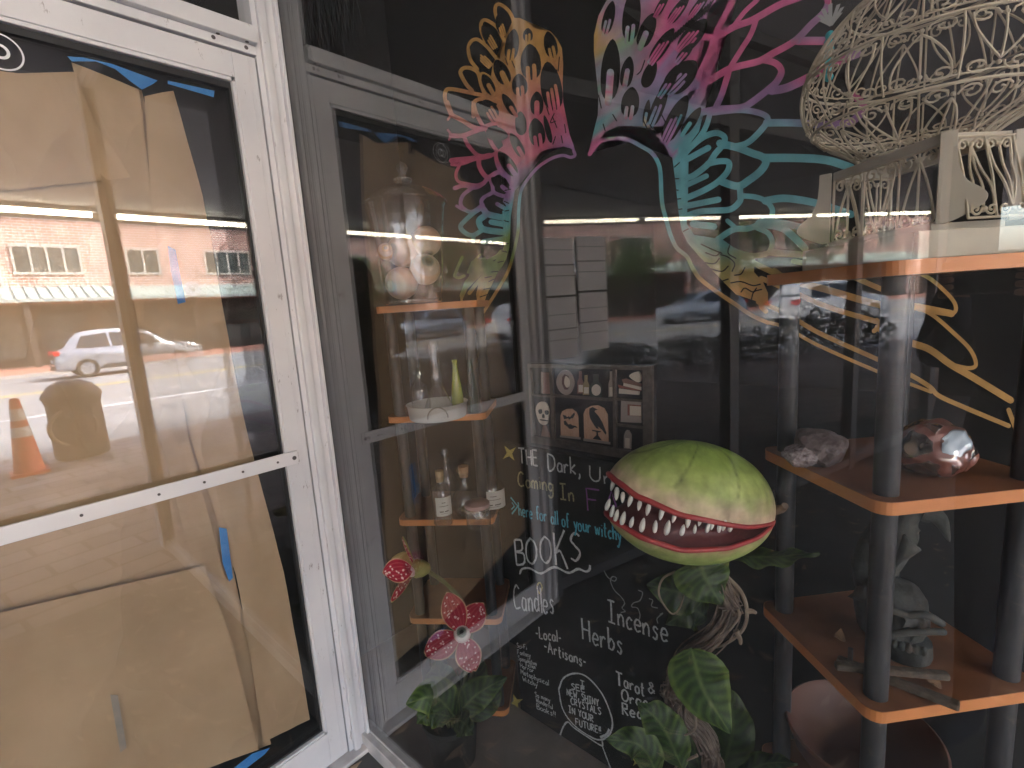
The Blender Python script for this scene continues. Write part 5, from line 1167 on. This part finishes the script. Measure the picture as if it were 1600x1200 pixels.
def shell(upper):
    m = MB(); rows = 36
    for j_ in range(rows+1):
        s = j_/rows
        for i in range(NL):
            phi = 6.283*i/NL; c = math.cos(phi); z0 = zu(c) if upper else zl(c); ze = H_ if upper else -H_
            z = z0+(ze-z0)*math.sin(s*1.5708)
            f = 1+(ridge(phi,s) if upper else .008*math.sin(s*9)*(1-s))
            p = hp_(phi, z, f)
            n1 = noise.noise(p*38)*.5+noise.noise(Vector((phi*3, s*14, 2)))*.35
            if upper:
                g = ramp([(0,(.55,.40,.28)),(.10,(.52,.44,.26)),(.26,(.40,.46,.15)),(.5,(.27,.36,.085)),(.75,(.22,.32,.065)),(1,(.20,.30,.06))], s+n1*.16)
                v = abs(math.sin(4.5*math.cos(phi)+1.9*s)); 
                v = abs(math.sin(4.5*math.cos(phi)+2.5*s-2.36+.25*noise.noise(p*20)))
                if v < .16 and .22 < s < .95: q_ = (v/.16)**.7; g = tuple(x*(.42+.58*q_) for x in g)  # crease shade put into the skin colour along the fold valleys
                n2 = noise.noise(Vector((phi*11, s*4, 7)))+.5*noise.noise(Vector((phi*30, s*9, 1)))
                g = tuple(x*1.12*(1+.19*n2) for x in g)
            else:
                g = ramp([(0,(.40,.30,.16)),(.12,(.46,.44,.20)),(.3,(.35,.44,.13)),(.7,(.29,.40,.10)),(1,(.25,.36,.09))], s+n1*.18)
            m.col = g; m.add([p], [])
    for j_ in range(rows):
        for i in range(NL):
            l = (i+1) % NL; q = (j_*NL+i, j_*NL+l, (j_+1)*NL+l, (j_+1)*NL+i); m.f.append(q if upper else q[::-1])
    return m.build('hood' if upper else 'jaw', SKINP, fl, sm=True)
shell(True); shell(False)
m = MB(); rows = 10
for j_ in range(rows+1):
    s = j_/rows
    for i in range(NL):
        phi = 6.283*i/NL; c = math.cos(phi); z = zu(c)*(1-s)+zl(c)*s; m.add([hp_(phi, z, 1-.30*math.sin(math.pi*s))], [])
for j_ in range(rows):
    for i in range(NL): l = (i+1) % NL; m.f.append((j_*NL+i,(j_+1)*NL+i,(j_+1)*NL+l,j_*NL+l))
m.build('mouth', mat('mouth_maroon', (.085,.018,.02), .5, c2=(.13,.03,.03), scale=30), fl, sm=True)
LIP = mat('red_lip', (.36,.03,.035), .4, c2=(.44,.06,.055), scale=25)
pc_ = math.acos(-.925)
for fz, nm in ((zu,1),(zl,-1)):
    P = [hp_(pc_*(k/40.0), fz(math.cos(pc_*k/40.0)), 1.0) for k in range(-40,41)]
    MB().tube(P, [mpp*(1.5+3.2*math.sin(math.pi*(k/80.0))**.5) for k in range(81)], 8).build('lip', LIP, fl, sm=True)
TOOTH = mat('tooth_white', (.78,.76,.70), .3)
def on_head(u, v, f):
    d = ray(u,v); o = CAM-hc; q = lambda w: Vector((w.dot(XS)/(A_*f), w.dot(YS)/(B_*f), w.dot(ZS)/(H_*f))); dd, oo = q(d), q(o)
    a, b, c = dd.dot(dd), 2*dd.dot(oo), oo.dot(oo)-1; D = b*b-4*a*c
    t = (-b-math.sqrt(D))/(2*a) if D > 0 else -b/(2*a); return CAM+d*t
def tooth(u, v, sgn, hpx=19, tilt=0):
    c = on_head(900+u/4.446, 650+v/4.446, .985); ax = (ZS*-sgn+XS*tilt).normalized(); h = hpx*mpp*rnd.uniform(.84,1.14); ax = (ax+XS*rnd.uniform(-.12,.12)).normalized()
    MB().lathe([(0,-.5*h),(.13*h,-.42*h),(.19*h,-.2*h),(.185*h,.02*h),(.14*h,.25*h),(.07*h,.42*h),(0,.5*h)], 12, c, ax).build('tooth', TOOTH, fl, sm=True)
for i, (u, v) in enumerate([(252,485),(282,540),(324,566),(375,590),(440,620),(500,650),(592,680),(681,705),(777,730),(860,735),(945,752),(1028,758)]): tooth(u, v, 1, 19 if i < 9 else 16, .08)
for i, (u, v) in enumerate([(222,615),(252,660),(281,690),(327,710),(387,737),(462,757),(550,768),(635,776),(740,792),(826,785),(915,775),(995,773),(1075,766)]): tooth(u, v, -1, 20 if i < 9 else 15, -.12)
MB().tube(smooth([polar(1199,800,1.0), polar(1212,797,1.0), polar(1221,795,.99), polar(1227,790,.98)],4), [.011,.0105,.010,.0095,.009,.0085,.008,.008,.0075,.007,.007,.0065,.006], 9).build('stub', mat('vine_bark', (.17,.12,.085), .8, c2=(.25,.19,.14), scale=40), fl, sm=True)
PV = [(1092,880),(1122,915),(1142,948),(1118,990),(1072,1030),(1052,1075),(1062,1112),(1096,1140),(1112,1175),(1112,1225),(1108,1290)]
base = smooth([polar(u,v,.965) for u,v in PV], 6)
pb1 = Vector((base[-1].x, base[-1].y, .20)); base += [base[-1].lerp(pb1, k/6) for k in range(1,7)]
VINE = mat('vine_bark', (.17,.12,.085), .8); VF = mat('vine_fibre', (.10,.07,.055), .8, c2=(.19,.14,.11), scale=18, stretch=(1,1,4))
m = MB(); n = len(base)
for k in range(64):
    a0 = rnd.uniform(0,6.28); tw = rnd.uniform(1.2,2.6); R0 = rnd.uniform(.006,.021); i0 = rnd.randint(0,7); i1 = n-rnd.randint(0,3); P = []
    wob = rnd.uniform(0,9)
    for i in range(i0, i1):
        t = i/n; tg = (base[min(i+1,n-1)]-base[max(i-1,0)]).normalized(); e1 = tg.orthogonal().normalized(); e1 = (UP-tg*UP.dot(tg)).normalized() if abs(tg.dot(UP)) < .98 else e1; e2 = tg.cross(e1)
        a = a0+tw*t*3; rr_ = R0*(1+.35*math.sin(t*14+wob)); P.append(base[i]+(e1*math.cos(a)+e2*math.sin(a))*rr_)
    if len(P) > 4: m.tube(P, rnd.uniform(.0012,.0026), 5)
m.build('vine_stem', VF, fl, sm=True)
def tendril(pts, r, rad, q=.965):
    MB().tube(smooth([polar(u,v,q) for u,v in pts],6), [rad*(1-.5*i/(6*(len(pts)-1))) for i in range(6*(len(pts)-1)+1)], 7).build('tendril', VINE, fl, sm=True)
tendril([(1135,900),(1158,925),(1167,955),(1160,985),(1130,1008),(1105,1012)],0,.0045); tendril([(1165,955),(1175,955),(1182,958)],0,.006); tendril([(1150,985),(1156,998),(1157,1006)],0,.006)
tendril([(1055,893),(1035,905),(1030,930),(1048,958),(1062,950),(1072,915)],0,.0025,.94); tendril([(1087,1115),(1085,1140),(1062,1150),(1040,1142)],0,.003,.93)
tendril([(1142,935),(1155,960),(1140,985)],0,.004,.95); tendril([(1090,1180),(1060,1195),(1040,1220)],0,.003,.93)
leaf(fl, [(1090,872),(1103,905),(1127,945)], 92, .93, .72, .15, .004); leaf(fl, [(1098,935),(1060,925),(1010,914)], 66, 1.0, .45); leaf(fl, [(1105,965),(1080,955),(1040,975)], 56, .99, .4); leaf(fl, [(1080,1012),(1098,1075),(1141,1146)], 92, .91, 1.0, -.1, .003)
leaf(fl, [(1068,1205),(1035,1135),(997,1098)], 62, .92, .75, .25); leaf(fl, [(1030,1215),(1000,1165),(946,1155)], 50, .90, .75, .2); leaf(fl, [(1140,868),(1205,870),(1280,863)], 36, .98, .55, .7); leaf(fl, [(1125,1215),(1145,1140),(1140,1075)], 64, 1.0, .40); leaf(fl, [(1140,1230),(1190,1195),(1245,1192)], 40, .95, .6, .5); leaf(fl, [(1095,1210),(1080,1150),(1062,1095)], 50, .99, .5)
q = pb1; MB().lathe([(0,0),(.075,0),(.08,.006),(.098,.165),(.104,.17),(.104,.185),(.096,.185),(.09,.16),(0,.155)], 32, (q.x,q.y,.031)).build('pot', POT, fl, sm=True)

# ------------------------------------------------------------------ things on the near shelf
def blob(c, r, sc, seed, amp, sub=4, facet=False):
    bm = bmesh.new(); bmesh.ops.create_icosphere(bm, subdivisions=sub, radius=1.0); m = MB()
    for v in bm.verts:
        p = v.co.copy(); k = 1+amp*noise.noise(p*1.4+Vector((seed,0,0)))+amp*.5*noise.noise(p*3.3+Vector((0,seed,0)))
        p = p*k
        if facet:
            for q in range(9):
                rr = random.Random(seed*31+q); nn = Vector((rr.uniform(-1,1),rr.uniform(-1,1),rr.uniform(-.6,1))).normalized(); dd = .74+.14*rr.random(); e = p.dot(nn)-dd
                if e > 0: p -= nn*e*.95
        p = Vector((p.x*sc[0],p.y*sc[1],p.z*sc[2]))*r; p.z = max(p.z, -sc[2]*r*.72); m.v.append(Vector(c)+p); m.c.append(None)
    bm.verts.ensure_lookup_table(); m.f = [tuple(v.index for v in f.verts) for f in bm.faces]; bm.free(); return m
AMET = mat('amethyst_rock', (.11,.08,.078), .6, c2=(.22,.17,.17), scale=45, bump=.5, bscale=120, detail=8)
c = Vector((.298,-1.228,Z2)); rk = thing('rock', 'rough purplish crystal rock on the left of the second near shelf', 'rock', c)
blob(c+Vector((0,0,.026)), .048, (1.0,1.0,.75), 3, .28, 4, True).build('stone', AMET, rk)
blob(c+Vector((-.034,.022,.016)), .028, (1.1,1.0,.75), 9, .22, 4, True).build('crystal_cluster', mat('crystal_sparkle', (.22,.16,.17), .2, c2=(.42,.35,.36), scale=120, bump=.8, bscale=200, spec=.8), rk)
def geode_mat():
    m = mat('polished_geode', (.1,.06,.05), .12); nt = m.node_tree; b = nt.nodes['Principled BSDF']; tc = nt.nodes.new('ShaderNodeTexCoord'); vo = nt.nodes.new('ShaderNodeTexVoronoi'); vo.feature = 'DISTANCE_TO_EDGE'; vo.inputs['Scale'].default_value = 19
    nz = nt.nodes.new('ShaderNodeTexNoise'); nz.inputs['Scale'].default_value = 20; ad = nt.nodes.new('ShaderNodeMixRGB'); ad.inputs[0].default_value = .03
    nt.links.new(tc.outputs['Object'], nz.inputs['Vector']); nt.links.new(tc.outputs['Object'], ad.inputs[1]); nt.links.new(nz.outputs['Color'], ad.inputs[2]); nt.links.new(ad.outputs[0], vo.inputs['Vector'])
    r = nt.nodes.new('ShaderNodeValToRGB'); e = r.color_ramp.elements; e[0].position = 0; e[0].color = (.20,.055,.035,1); e[1].position = .16; e[1].color = (.035,.026,.024,1); x = e.new(.09); x.color = (.20,.06,.04,1)
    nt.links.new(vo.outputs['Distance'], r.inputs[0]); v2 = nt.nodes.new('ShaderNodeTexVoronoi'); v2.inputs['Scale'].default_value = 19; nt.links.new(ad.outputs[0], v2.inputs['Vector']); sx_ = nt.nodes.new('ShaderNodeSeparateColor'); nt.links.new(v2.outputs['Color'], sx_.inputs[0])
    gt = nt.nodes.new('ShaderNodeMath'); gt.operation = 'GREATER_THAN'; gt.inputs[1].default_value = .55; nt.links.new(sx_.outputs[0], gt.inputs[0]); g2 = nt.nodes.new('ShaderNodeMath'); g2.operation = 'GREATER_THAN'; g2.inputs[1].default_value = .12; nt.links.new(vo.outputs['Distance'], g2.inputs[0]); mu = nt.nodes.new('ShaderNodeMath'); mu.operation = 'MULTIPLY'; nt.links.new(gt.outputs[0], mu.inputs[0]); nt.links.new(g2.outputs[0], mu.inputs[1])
    mg = nt.nodes.new('ShaderNodeMixRGB'); mg.inputs[2].default_value = (.48,.58,.68,1); nt.links.new(mu.outputs[0], mg.inputs[0]); nt.links.new(r.outputs[0], mg.inputs[1]); nt.links.new(mg.outputs[0], b.inputs['Base Color']); r2 = nt.nodes.new('ShaderNodeMapRange'); r2.inputs[1].default_value = .08; r2.inputs[2].default_value = .16; r2.inputs[3].default_value = .5; r2.inputs[4].default_value = .06  # pale blue cells put a sky reflection into the stone's colour
    nt.links.new(vo.outputs['Distance'], r2.inputs[0]); nt.links.new(r2.outputs[0], b.inputs['Roughness']); b.inputs['Specular IOR Level'].default_value = 1.0; b.inputs['Coat Weight'].default_value = 1; b.inputs['Coat IOR'].default_value = 2.2; b.inputs['Coat Roughness'].default_value = .03
    bp = nt.nodes.new('ShaderNodeBump'); bp.inputs['Strength'].default_value = .9; bp.inputs['Distance'].default_value = .006; nt.links.new(r2.outputs[0], bp.inputs['Height']); bp.invert = True; nt.links.new(bp.outputs[0], b.inputs['Normal']); return m
c = Vector((.332,-1.378,Z2))
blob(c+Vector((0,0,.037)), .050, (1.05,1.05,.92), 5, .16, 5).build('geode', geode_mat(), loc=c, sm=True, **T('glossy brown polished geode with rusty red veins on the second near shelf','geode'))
STONE = mat('grey_stone', (.030,.030,.027), .85, c2=(.062,.061,.055), scale=28, bump=.4, bscale=70, detail=7)
c = Vector((.345,-1.335,Z3)); st = thing('raven_statue', 'grey stone statue of a raven on a skull behind the near pole', 'statue', c)
m = blob(c+Vector((0,0,.060)), .058, (.95,.95,1.15), 2, .10, 4); f_ = (CAM-c); f_.z = 0; f_.normalize(); s_ = Vector((-f_.y,f_.x,0)); s_ = -s_ if s_.dot(RT) < 0 else s_
def mould(m, q, r, depth):
    for v in m.v:
        d_ = (v-q).length
        if d_ < r: v -= f_*depth*(1-(d_/r)**2)
for s in (-.004,.046): mould(m, c+f_*.05+s_*s+Vector((0,0,.075)), .021, .03)
mould(m, c+f_*.055+s_*.022+Vector((0,0,.052)), .013, .02); m.build('skull', STONE, st, sm=True)
m = MB(); m.tube(smooth([c+f_*.052+s_*-.03+Vector((0,0,.092)), c+f_*.062+s_*.0+Vector((0,0,.098)), c+f_*.056+s_*.022+Vector((0,0,.094)), c+f_*.058+s_*.045+Vector((0,0,.103)), c+f_*.035+s_*.066+Vector((0,0,.082))],5), .0062, 8); m.tube(smooth([c+f_*.055+s_*.0+Vector((0,0,.05)), c+f_*.05+s_*.03+Vector((0,0,.062)), c+f_*.035+s_*.056+Vector((0,0,.064)), c+f_*.02+s_*.07+Vector((0,0,.06))],5), .006, 8); m.build('brow', STONE, st, sm=True)
m = MB(); m.lathe([(0,0),(.036,0),(.038,.006),(.036,.030),(.030,.034),(0,.034)], 20, c+f_*.018+s_*.022); m.build('chin', STONE, st, sm=True)
for k in range(6): MB().ball(c+f_*(.056-.002*abs(k-2.5))+s_*(-.002+.0095*k)+Vector((0,0,.034)), .0058, 8, 6, (0,0,1), (1,1,1.5)).build('tooth', STONE, st, sm=True)
rb = [(c+s_*-.045+f_*-.01+Vector((0,0,.085)),.010),(c+s_*-.035+Vector((0,0,.125)),.030),(c+s_*-.012+Vector((0,0,.175)),.040),(c+s_*.004+Vector((0,0,.225)),.032),(c+s_*.018+f_*.005+Vector((0,0,.258)),.025),(c+s_*.036+f_*.008+Vector((0,0,.255)),.016)]
skin_body('raven', [rb], 2, st, STONE)
m = MB(); m.tube(smooth([c+s_*.038+f_*.008+Vector((0,0,.258)), c+s_*.056+f_*.010+Vector((0,0,.250)), c+s_*.070+f_*.011+Vector((0,0,.215))],5), [.017,.0165,.0155,.0145,.013,.0115,.010,.008,.006,.004,.001], 10); m.build('beak', STONE, st, sm=True)
for s in (-1,1): MB().grid(lambda a,t: c+f_*s*(.038+.006*math.sin(3.1*a))+s_*(.012-.075*t*a-.02*t+.022*a)+Vector((0,0,.225-.135*t-.02*a*(1-t))), 8, 12).build('wing', STONE, st, sm=True, solid=.006)
OLDW = mat('old_wood', (.06,.043,.03), .8, c2=(.13,.095,.068), scale=14, stretch=(6,6,6), bump=.3, bscale=60)
def barpx(m, a, b, w, h, z):
    p, q = onz(*a,z), onz(*b,z); ax = (q-p); L = ax.length; ax.normalize(); sd_ = Vector((-ax.y,ax.x,0)); m.obox((p+q)/2, ax, sd_, (0,0,1), L/2, w/2, h/2)
t = thing('wooden_tool', 'pair of hinged old wooden handles on the third near shelf', 'tool', onz(1400,1060,Z3))
m = MB(); barpx(m, (1305,1040), (1482,1056), .014, .011, Z3+.021); m.build('handle', OLDW, t, bevel=.003)
m = MB(); barpx(m, (1308,1030), (1500,1104), .016, .011, Z3+.006); m.build('handle', OLDW, t, bevel=.003)
p = onz(1328,1040,Z3); MB().tube([p+Vector((0,0,.001)), p+Vector((0,0,.032))], .004, 10).build('pivot', SCREW, t)
c = Vector((.372,-1.298,Z4)); TERRA = mat('terracotta', (.13,.055,.038), .6, c2=(.17,.075,.052), scale=9)
t = thing('terracotta_bowl', 'wide terracotta bowl on the low near shelf', 'bowl', c)
MB().lathe([(0,.004),(.06,.0),(.07,.004),(.115,.07),(.128,.112),(.132,.118),(.128,.121),(.122,.115),(.106,.07),(.062,.014),(0,.012)], 48, c).build('bowl', TERRA, t, sm=True)
# curls of dry leaf on the near shelf
for (u, v, lab) in ((1460,1072,'curled dry petal on the third near shelf beside the wooden handles'),(1312,1000,'dark dry leaf scrap at the left of the third near shelf')):
    p = onz(u,v,Z3+.001); MB().grid(lambda a,t: p+Vector((.03*(a-.5), .016*(t-.5)*(1-abs(2*a-1)**2+.1), .002+.009*(2*a-1)**2+.004*t)), 9, 5).build('dry_petal', mat('dry_petal_tan', (.36,.19,.10), .7, c2=(.22,.12,.07), scale=60), loc=p, solid=.0006, **T(lab,'petal'))

# ------------------------------------------------------------------ birdcage
CAGE = mat('cream_wire', (.54,.48,.37), .6, c2=(.42,.36,.26), scale=30); CAGEW = mat('cream_painted_wood', (.50,.46,.38), .65, c2=(.42,.38,.31), scale=14, detail=7)
K = CR+uR*.06+vR*.03; zb = Z1
bc = thing('birdcage', 'cream wire birdcage with onion dome and scrollwork on the top near shelf', 'birdcage', K+uR*.09+vR*.12+Vector((0,0,zb)))
def KB(m, u0, u1, v0, v1, z0, z1): return m.obox(K+uR*((u0+u1)/2)+vR*((v0+v1)/2)+Vector((0,0,zb+(z0+z1)/2)), uR, vR, (0,0,1), (u1-u0)/2, (v1-v0)/2, (z1-z0)/2)
t_ = .008
m = MB(); KB(m,0,.17,0,t_,0,.037); KB(m,0,.17,.235-t_,.235,0,.037); KB(m,0,t_,t_+.0005,.235-t_-.0005,0,.037); KB(m,.17-t_,.17,t_+.0005,.235-t_-.0005,0,.037); KB(m,t_,.17-t_,t_,.235-t_,.002,.006); m.build('tray', CAGEW, bc, bevel=.0015)
BU0, BU1, BV0, BV1, BZ0, BZ1 = .042, .150, .018, .218, .0375, .150
m = MB(); KB(m,BU0-.006,BU1,BV0,BV1,.0375,.048); m.build('base_board', CAGEW, bc, bevel=.001)
def fr_(z0, z1):
    m = MB(); w = .009; KB(m,BU0,BU0+w,BV0,BV1,z0,z1); KB(m,BU1-w,BU1,BV0,BV1,z0,z1); KB(m,BU0+w,BU1-w,BV0,BV0+w,z0,z1); KB(m,BU0+w,BU1-w,BV1-w,BV1,z0,z1); m.build('top_rail', CAGEW, bc, bevel=.001)
fr_(.152,.166)
def bracket(uu, vv, du, dv, flip=1):
    prof = [(0,.046),(0,.166),(.018,.166),(.019,.14),(.022,.118),(.031,.099),(.044,.088),(.052,.078),(.050,.068),(.040,.060),(.026,.052),(.012,.046)]
    P = smooth([Vector((a,0,b)) for a, b in prof[2:]], 3); P = [Vector((0,0,.046)), Vector((0,0,.166))]+P
    dirv = (uR*du+vR*dv).normalized(); nn = Vector((-dirv.y, dirv.x, 0)); o = K+uR*uu+vR*vv+Vector((0,0,zb))
    MB().prism([o+dirv*p.x+Vector((0,0,p.z))-nn*.003 for p in P], nn, .006).build('bracket', CAGEW, bc, bevel=.0008)
bracket(BU0-.002,BV0-.001,.75,-.66); bracket(BU0-.002,BV1+.001,-.65,.76); bracket(BU1+.002,BV0-.001,.9,-.4); bracket(BU1+.002,BV1+.001,.7,.7)
def spiral(c, e1, e2, r, turns=1.35, a0=0, sg=1, n=15):
    return [c+(e1*math.cos(a0+sg*6.283*turns*k/(n-1))+e2*math.sin(a0+sg*6.283*turns*k/(n-1)))*r*(1-.82*k/(n-1)) for k in range(n)]
def grill(o, e, L, z0, z1, nm=3, rad=.0018, bulge=None):
    """scroll panel: fan of three wires between pairs of scrolls, repeated along e"""
    m = MB(); Zv = Vector((0,0,1)); h = z1-z0; w = L/nm
    bf = bulge or (lambda t: Vector((0,0,0)))
    def Q(x, t): return o+e*x+Zv*(z0+h*t)+bf(t)
    for i in range(nm):
        x0 = w*(i+.5)
        up = i % 2 == 0; a, b = (.90,.06) if up else (.10,.94)
        for dx in (-.42,0,.42): m.tube(smooth([Q(x0,a), Q(x0+dx*w*.45,a+(b-a)*.35), Q(x0+dx*w*.75,a+(b-a)*.65), Q(x0+dx*w*1.0,b)],4), rad, 5)
        for zt in (.90,.10):
            for sg in (-1,1):
                c_ = Q(x0+sg*w*.27,zt); m.tube(spiral(c_, e*sg, Zv*(-1 if zt > .5 else 1), w*.20, 1.3, 3.0, 1), rad*.9, 5)
        m.ball(Q(x0,.90), rad*2.2, 8, 6); m.ball(Q(x0,.10), rad*2.2, 8, 6)
    for i in range(nm+1): m.tube([Q(w*i,0),Q(w*i,.5),Q(w*i,1)], rad, 5)
    m.tube([Q(0,.0),Q(L,.0)], rad, 5); m.tube([Q(0,1),Q(L,1)], rad, 5)
    return m
Kz = K+Vector((0,0,zb))
grill(Kz+uR*(BU0+.003)+vR*BV0, vR, BV1-BV0, .049, .151, 3).build('scroll_panel', CAGE, bc, sm=True)
grill(Kz+uR*BU0+vR*(BV1-.003), uR, BU1-BU0, .049, .151, 2).build('scroll_panel', CAGE, bc, sm=True)
sb = lambda t: -vR*(.002+.045*(1-t)**1.6-.02*max(0,.25-t)*4)
grill(Kz+uR*(BU0+.02)+vR*BV0, uR, BU1-BU0+.02, .049, .160, 3, bulge=sb).build('scroll_panel', CAGE, bc, sm=True)
DC = Kz+uR*.112+vR*.124
DP = [(.075,.166),(.098,.185),(.138,.212),(.158,.245),(.163,.280),(.155,.315),(.138,.348),(.112,.378),(.082,.402),(.060,.418),(.052,.428)]
DPs = smooth([Vector((r,0,z)) for r, z in DP], 6)
def DQ(th, t):
    f = t*(len(DPs)-1); i = min(int(f), len(DPs)-2); p = DPs[i].lerp(DPs[i+1], f-i); return DC+uR*p.x*math.cos(th)+vR*p.x*math.sin(th)+Vector((0,0,p.z))
rings = MB(); RT_ = (0,.23,.46,.74,1.0)
for t in RT_: rings.tube([DQ(6.283*k/64,t) for k in range(64)], .0024, 6, True)
for t in (.255,.485): rings.tube([DQ(6.283*k/64,t) for k in range(64)], .0013, 5, True)
rings.build('dome_ring', CAGE, bc, sm=True)
NM = 12
def dwire(m, P, rad=.0016): m.tube([DQ(a,t) for a, t in P], rad, 5)
for ti in range(4):
    t0, t1 = RT_[ti]+.012, RT_[ti+1]-.004; h = t1-t0; m = MB(); nm = NM if ti < 3 else 10
    for k in range(nm):
        a0 = 6.283*(k+.5*(ti % 2))/nm; w = 6.283/nm; up = (k+ti) % 2 == 0
        A, B = (t0+h*.80, t0+h*.06) if up else (t0+h*.20, t0+h*.94)
        for dx in (-.40,0,.40):
            P = []
            for q in range(8):
                s = q/7; P.append((a0+w*dx*(s**.7)*(1+.25*math.sin(s*3.14)), A+(B-A)*s))
            dwire(m, P)
        for zt in (t0+h*.86, t0+h*.14):
            for sg in (-1,1):
                P = []
                for q in range(13):
                    an = 3.0+6.283*1.3*q/12; rr_ = .20*(1-.8*q/12); P.append((a0+sg*w*.27+sg*w*rr_*math.cos(an), zt+(1 if zt < t0+h*.5 else -1)*h*.62*rr_*math.sin(an)))
                dwire(m, P, .0015)
        m.ball(DQ(a0,t0+h*.86), .0032, 6, 5); m.ball(DQ(a0,t0+h*.14), .0032, 6, 5)
        dwire(m, [(a0+w*.5,t0+h*q/5) for q in range(6)])
    m.build('dome_scrollwork', CAGE, bc, sm=True)
MB().lathe([(.050,.426),(.056,.428),(.058,.436),(.052,.444),(.050,.462),(.058,.470),(.050,.480),(.0,.49)], 32, DC).build('neck', CAGEW, bc, sm=True)

# ------------------------------------------------------------------ hanging bits
p = onx(1297,45,.585); t = thing('bead_charm', 'turquoise bead and pale feather charm hung behind the cage', 'ornament', p-Vector((0,0,.06)))
MB().tube([Vector((p.x,p.y,2.76)), p+Vector((0,0,.02))], .0007, 5).build('thread', CAGE, t)
m = MB()
for k in range(7): m.ball(p+Vector((0,.002*(k%2),-.012-.013*k)), .0085, 12, 8)
m.build('bead_string', mat('turquoise_bead', (.03,.42,.50), .2, c2=(.08,.55,.60), scale=80, spec=.8), t, sm=True)
m = MB()
for k in range(9): a = .7*k; m.grid(lambda q,s: p+Vector((-.004*s+.001*k, .020*math.sin(a)*s+.007*(q-.5), .008+.036*s*(.6+.4*math.cos(a)))), 3, 6)
m.build('feather_tuft', mat('pale_feather', (.36,.38,.38), .8), t, sm=True)
m = MB(); BLKF = mat('black_feather', (.012,.013,.015), .35, c2=(.03,.033,.036), scale=40)
r0 = Vector((.26,.16,2.62))
for k in range(150):
    a = rnd.uniform(0,6.28); q = rnd.uniform(.01,.16); h = rnd.uniform(.12,.42); e_ = Vector((math.cos(a)*q*.55, math.sin(a)*q*.8, 0))
    m.tube(smooth([r0+e_*.1, r0+e_*.8+Vector((0,0,.03)), r0+e_*1.1+Vector((0,0,-h*.5)), r0+e_*1.15+Vector((rnd.uniform(-.03,.03),rnd.uniform(-.03,.03),-h))],3), [.002,.003,.004,.0045,.004,.0035,.003,.002,.001,.0005], 4)
fgt = thing('feather_bunch', 'bunch of black feathery strands hanging high in the left corner', 'ornament', r0)
m.build('strands', BLKF, fgt, sm=True, kind='stuff'); MB().tube([r0, Vector((r0.x,r0.y,2.76))], .002, 6).build('cord', BLKF, fgt)
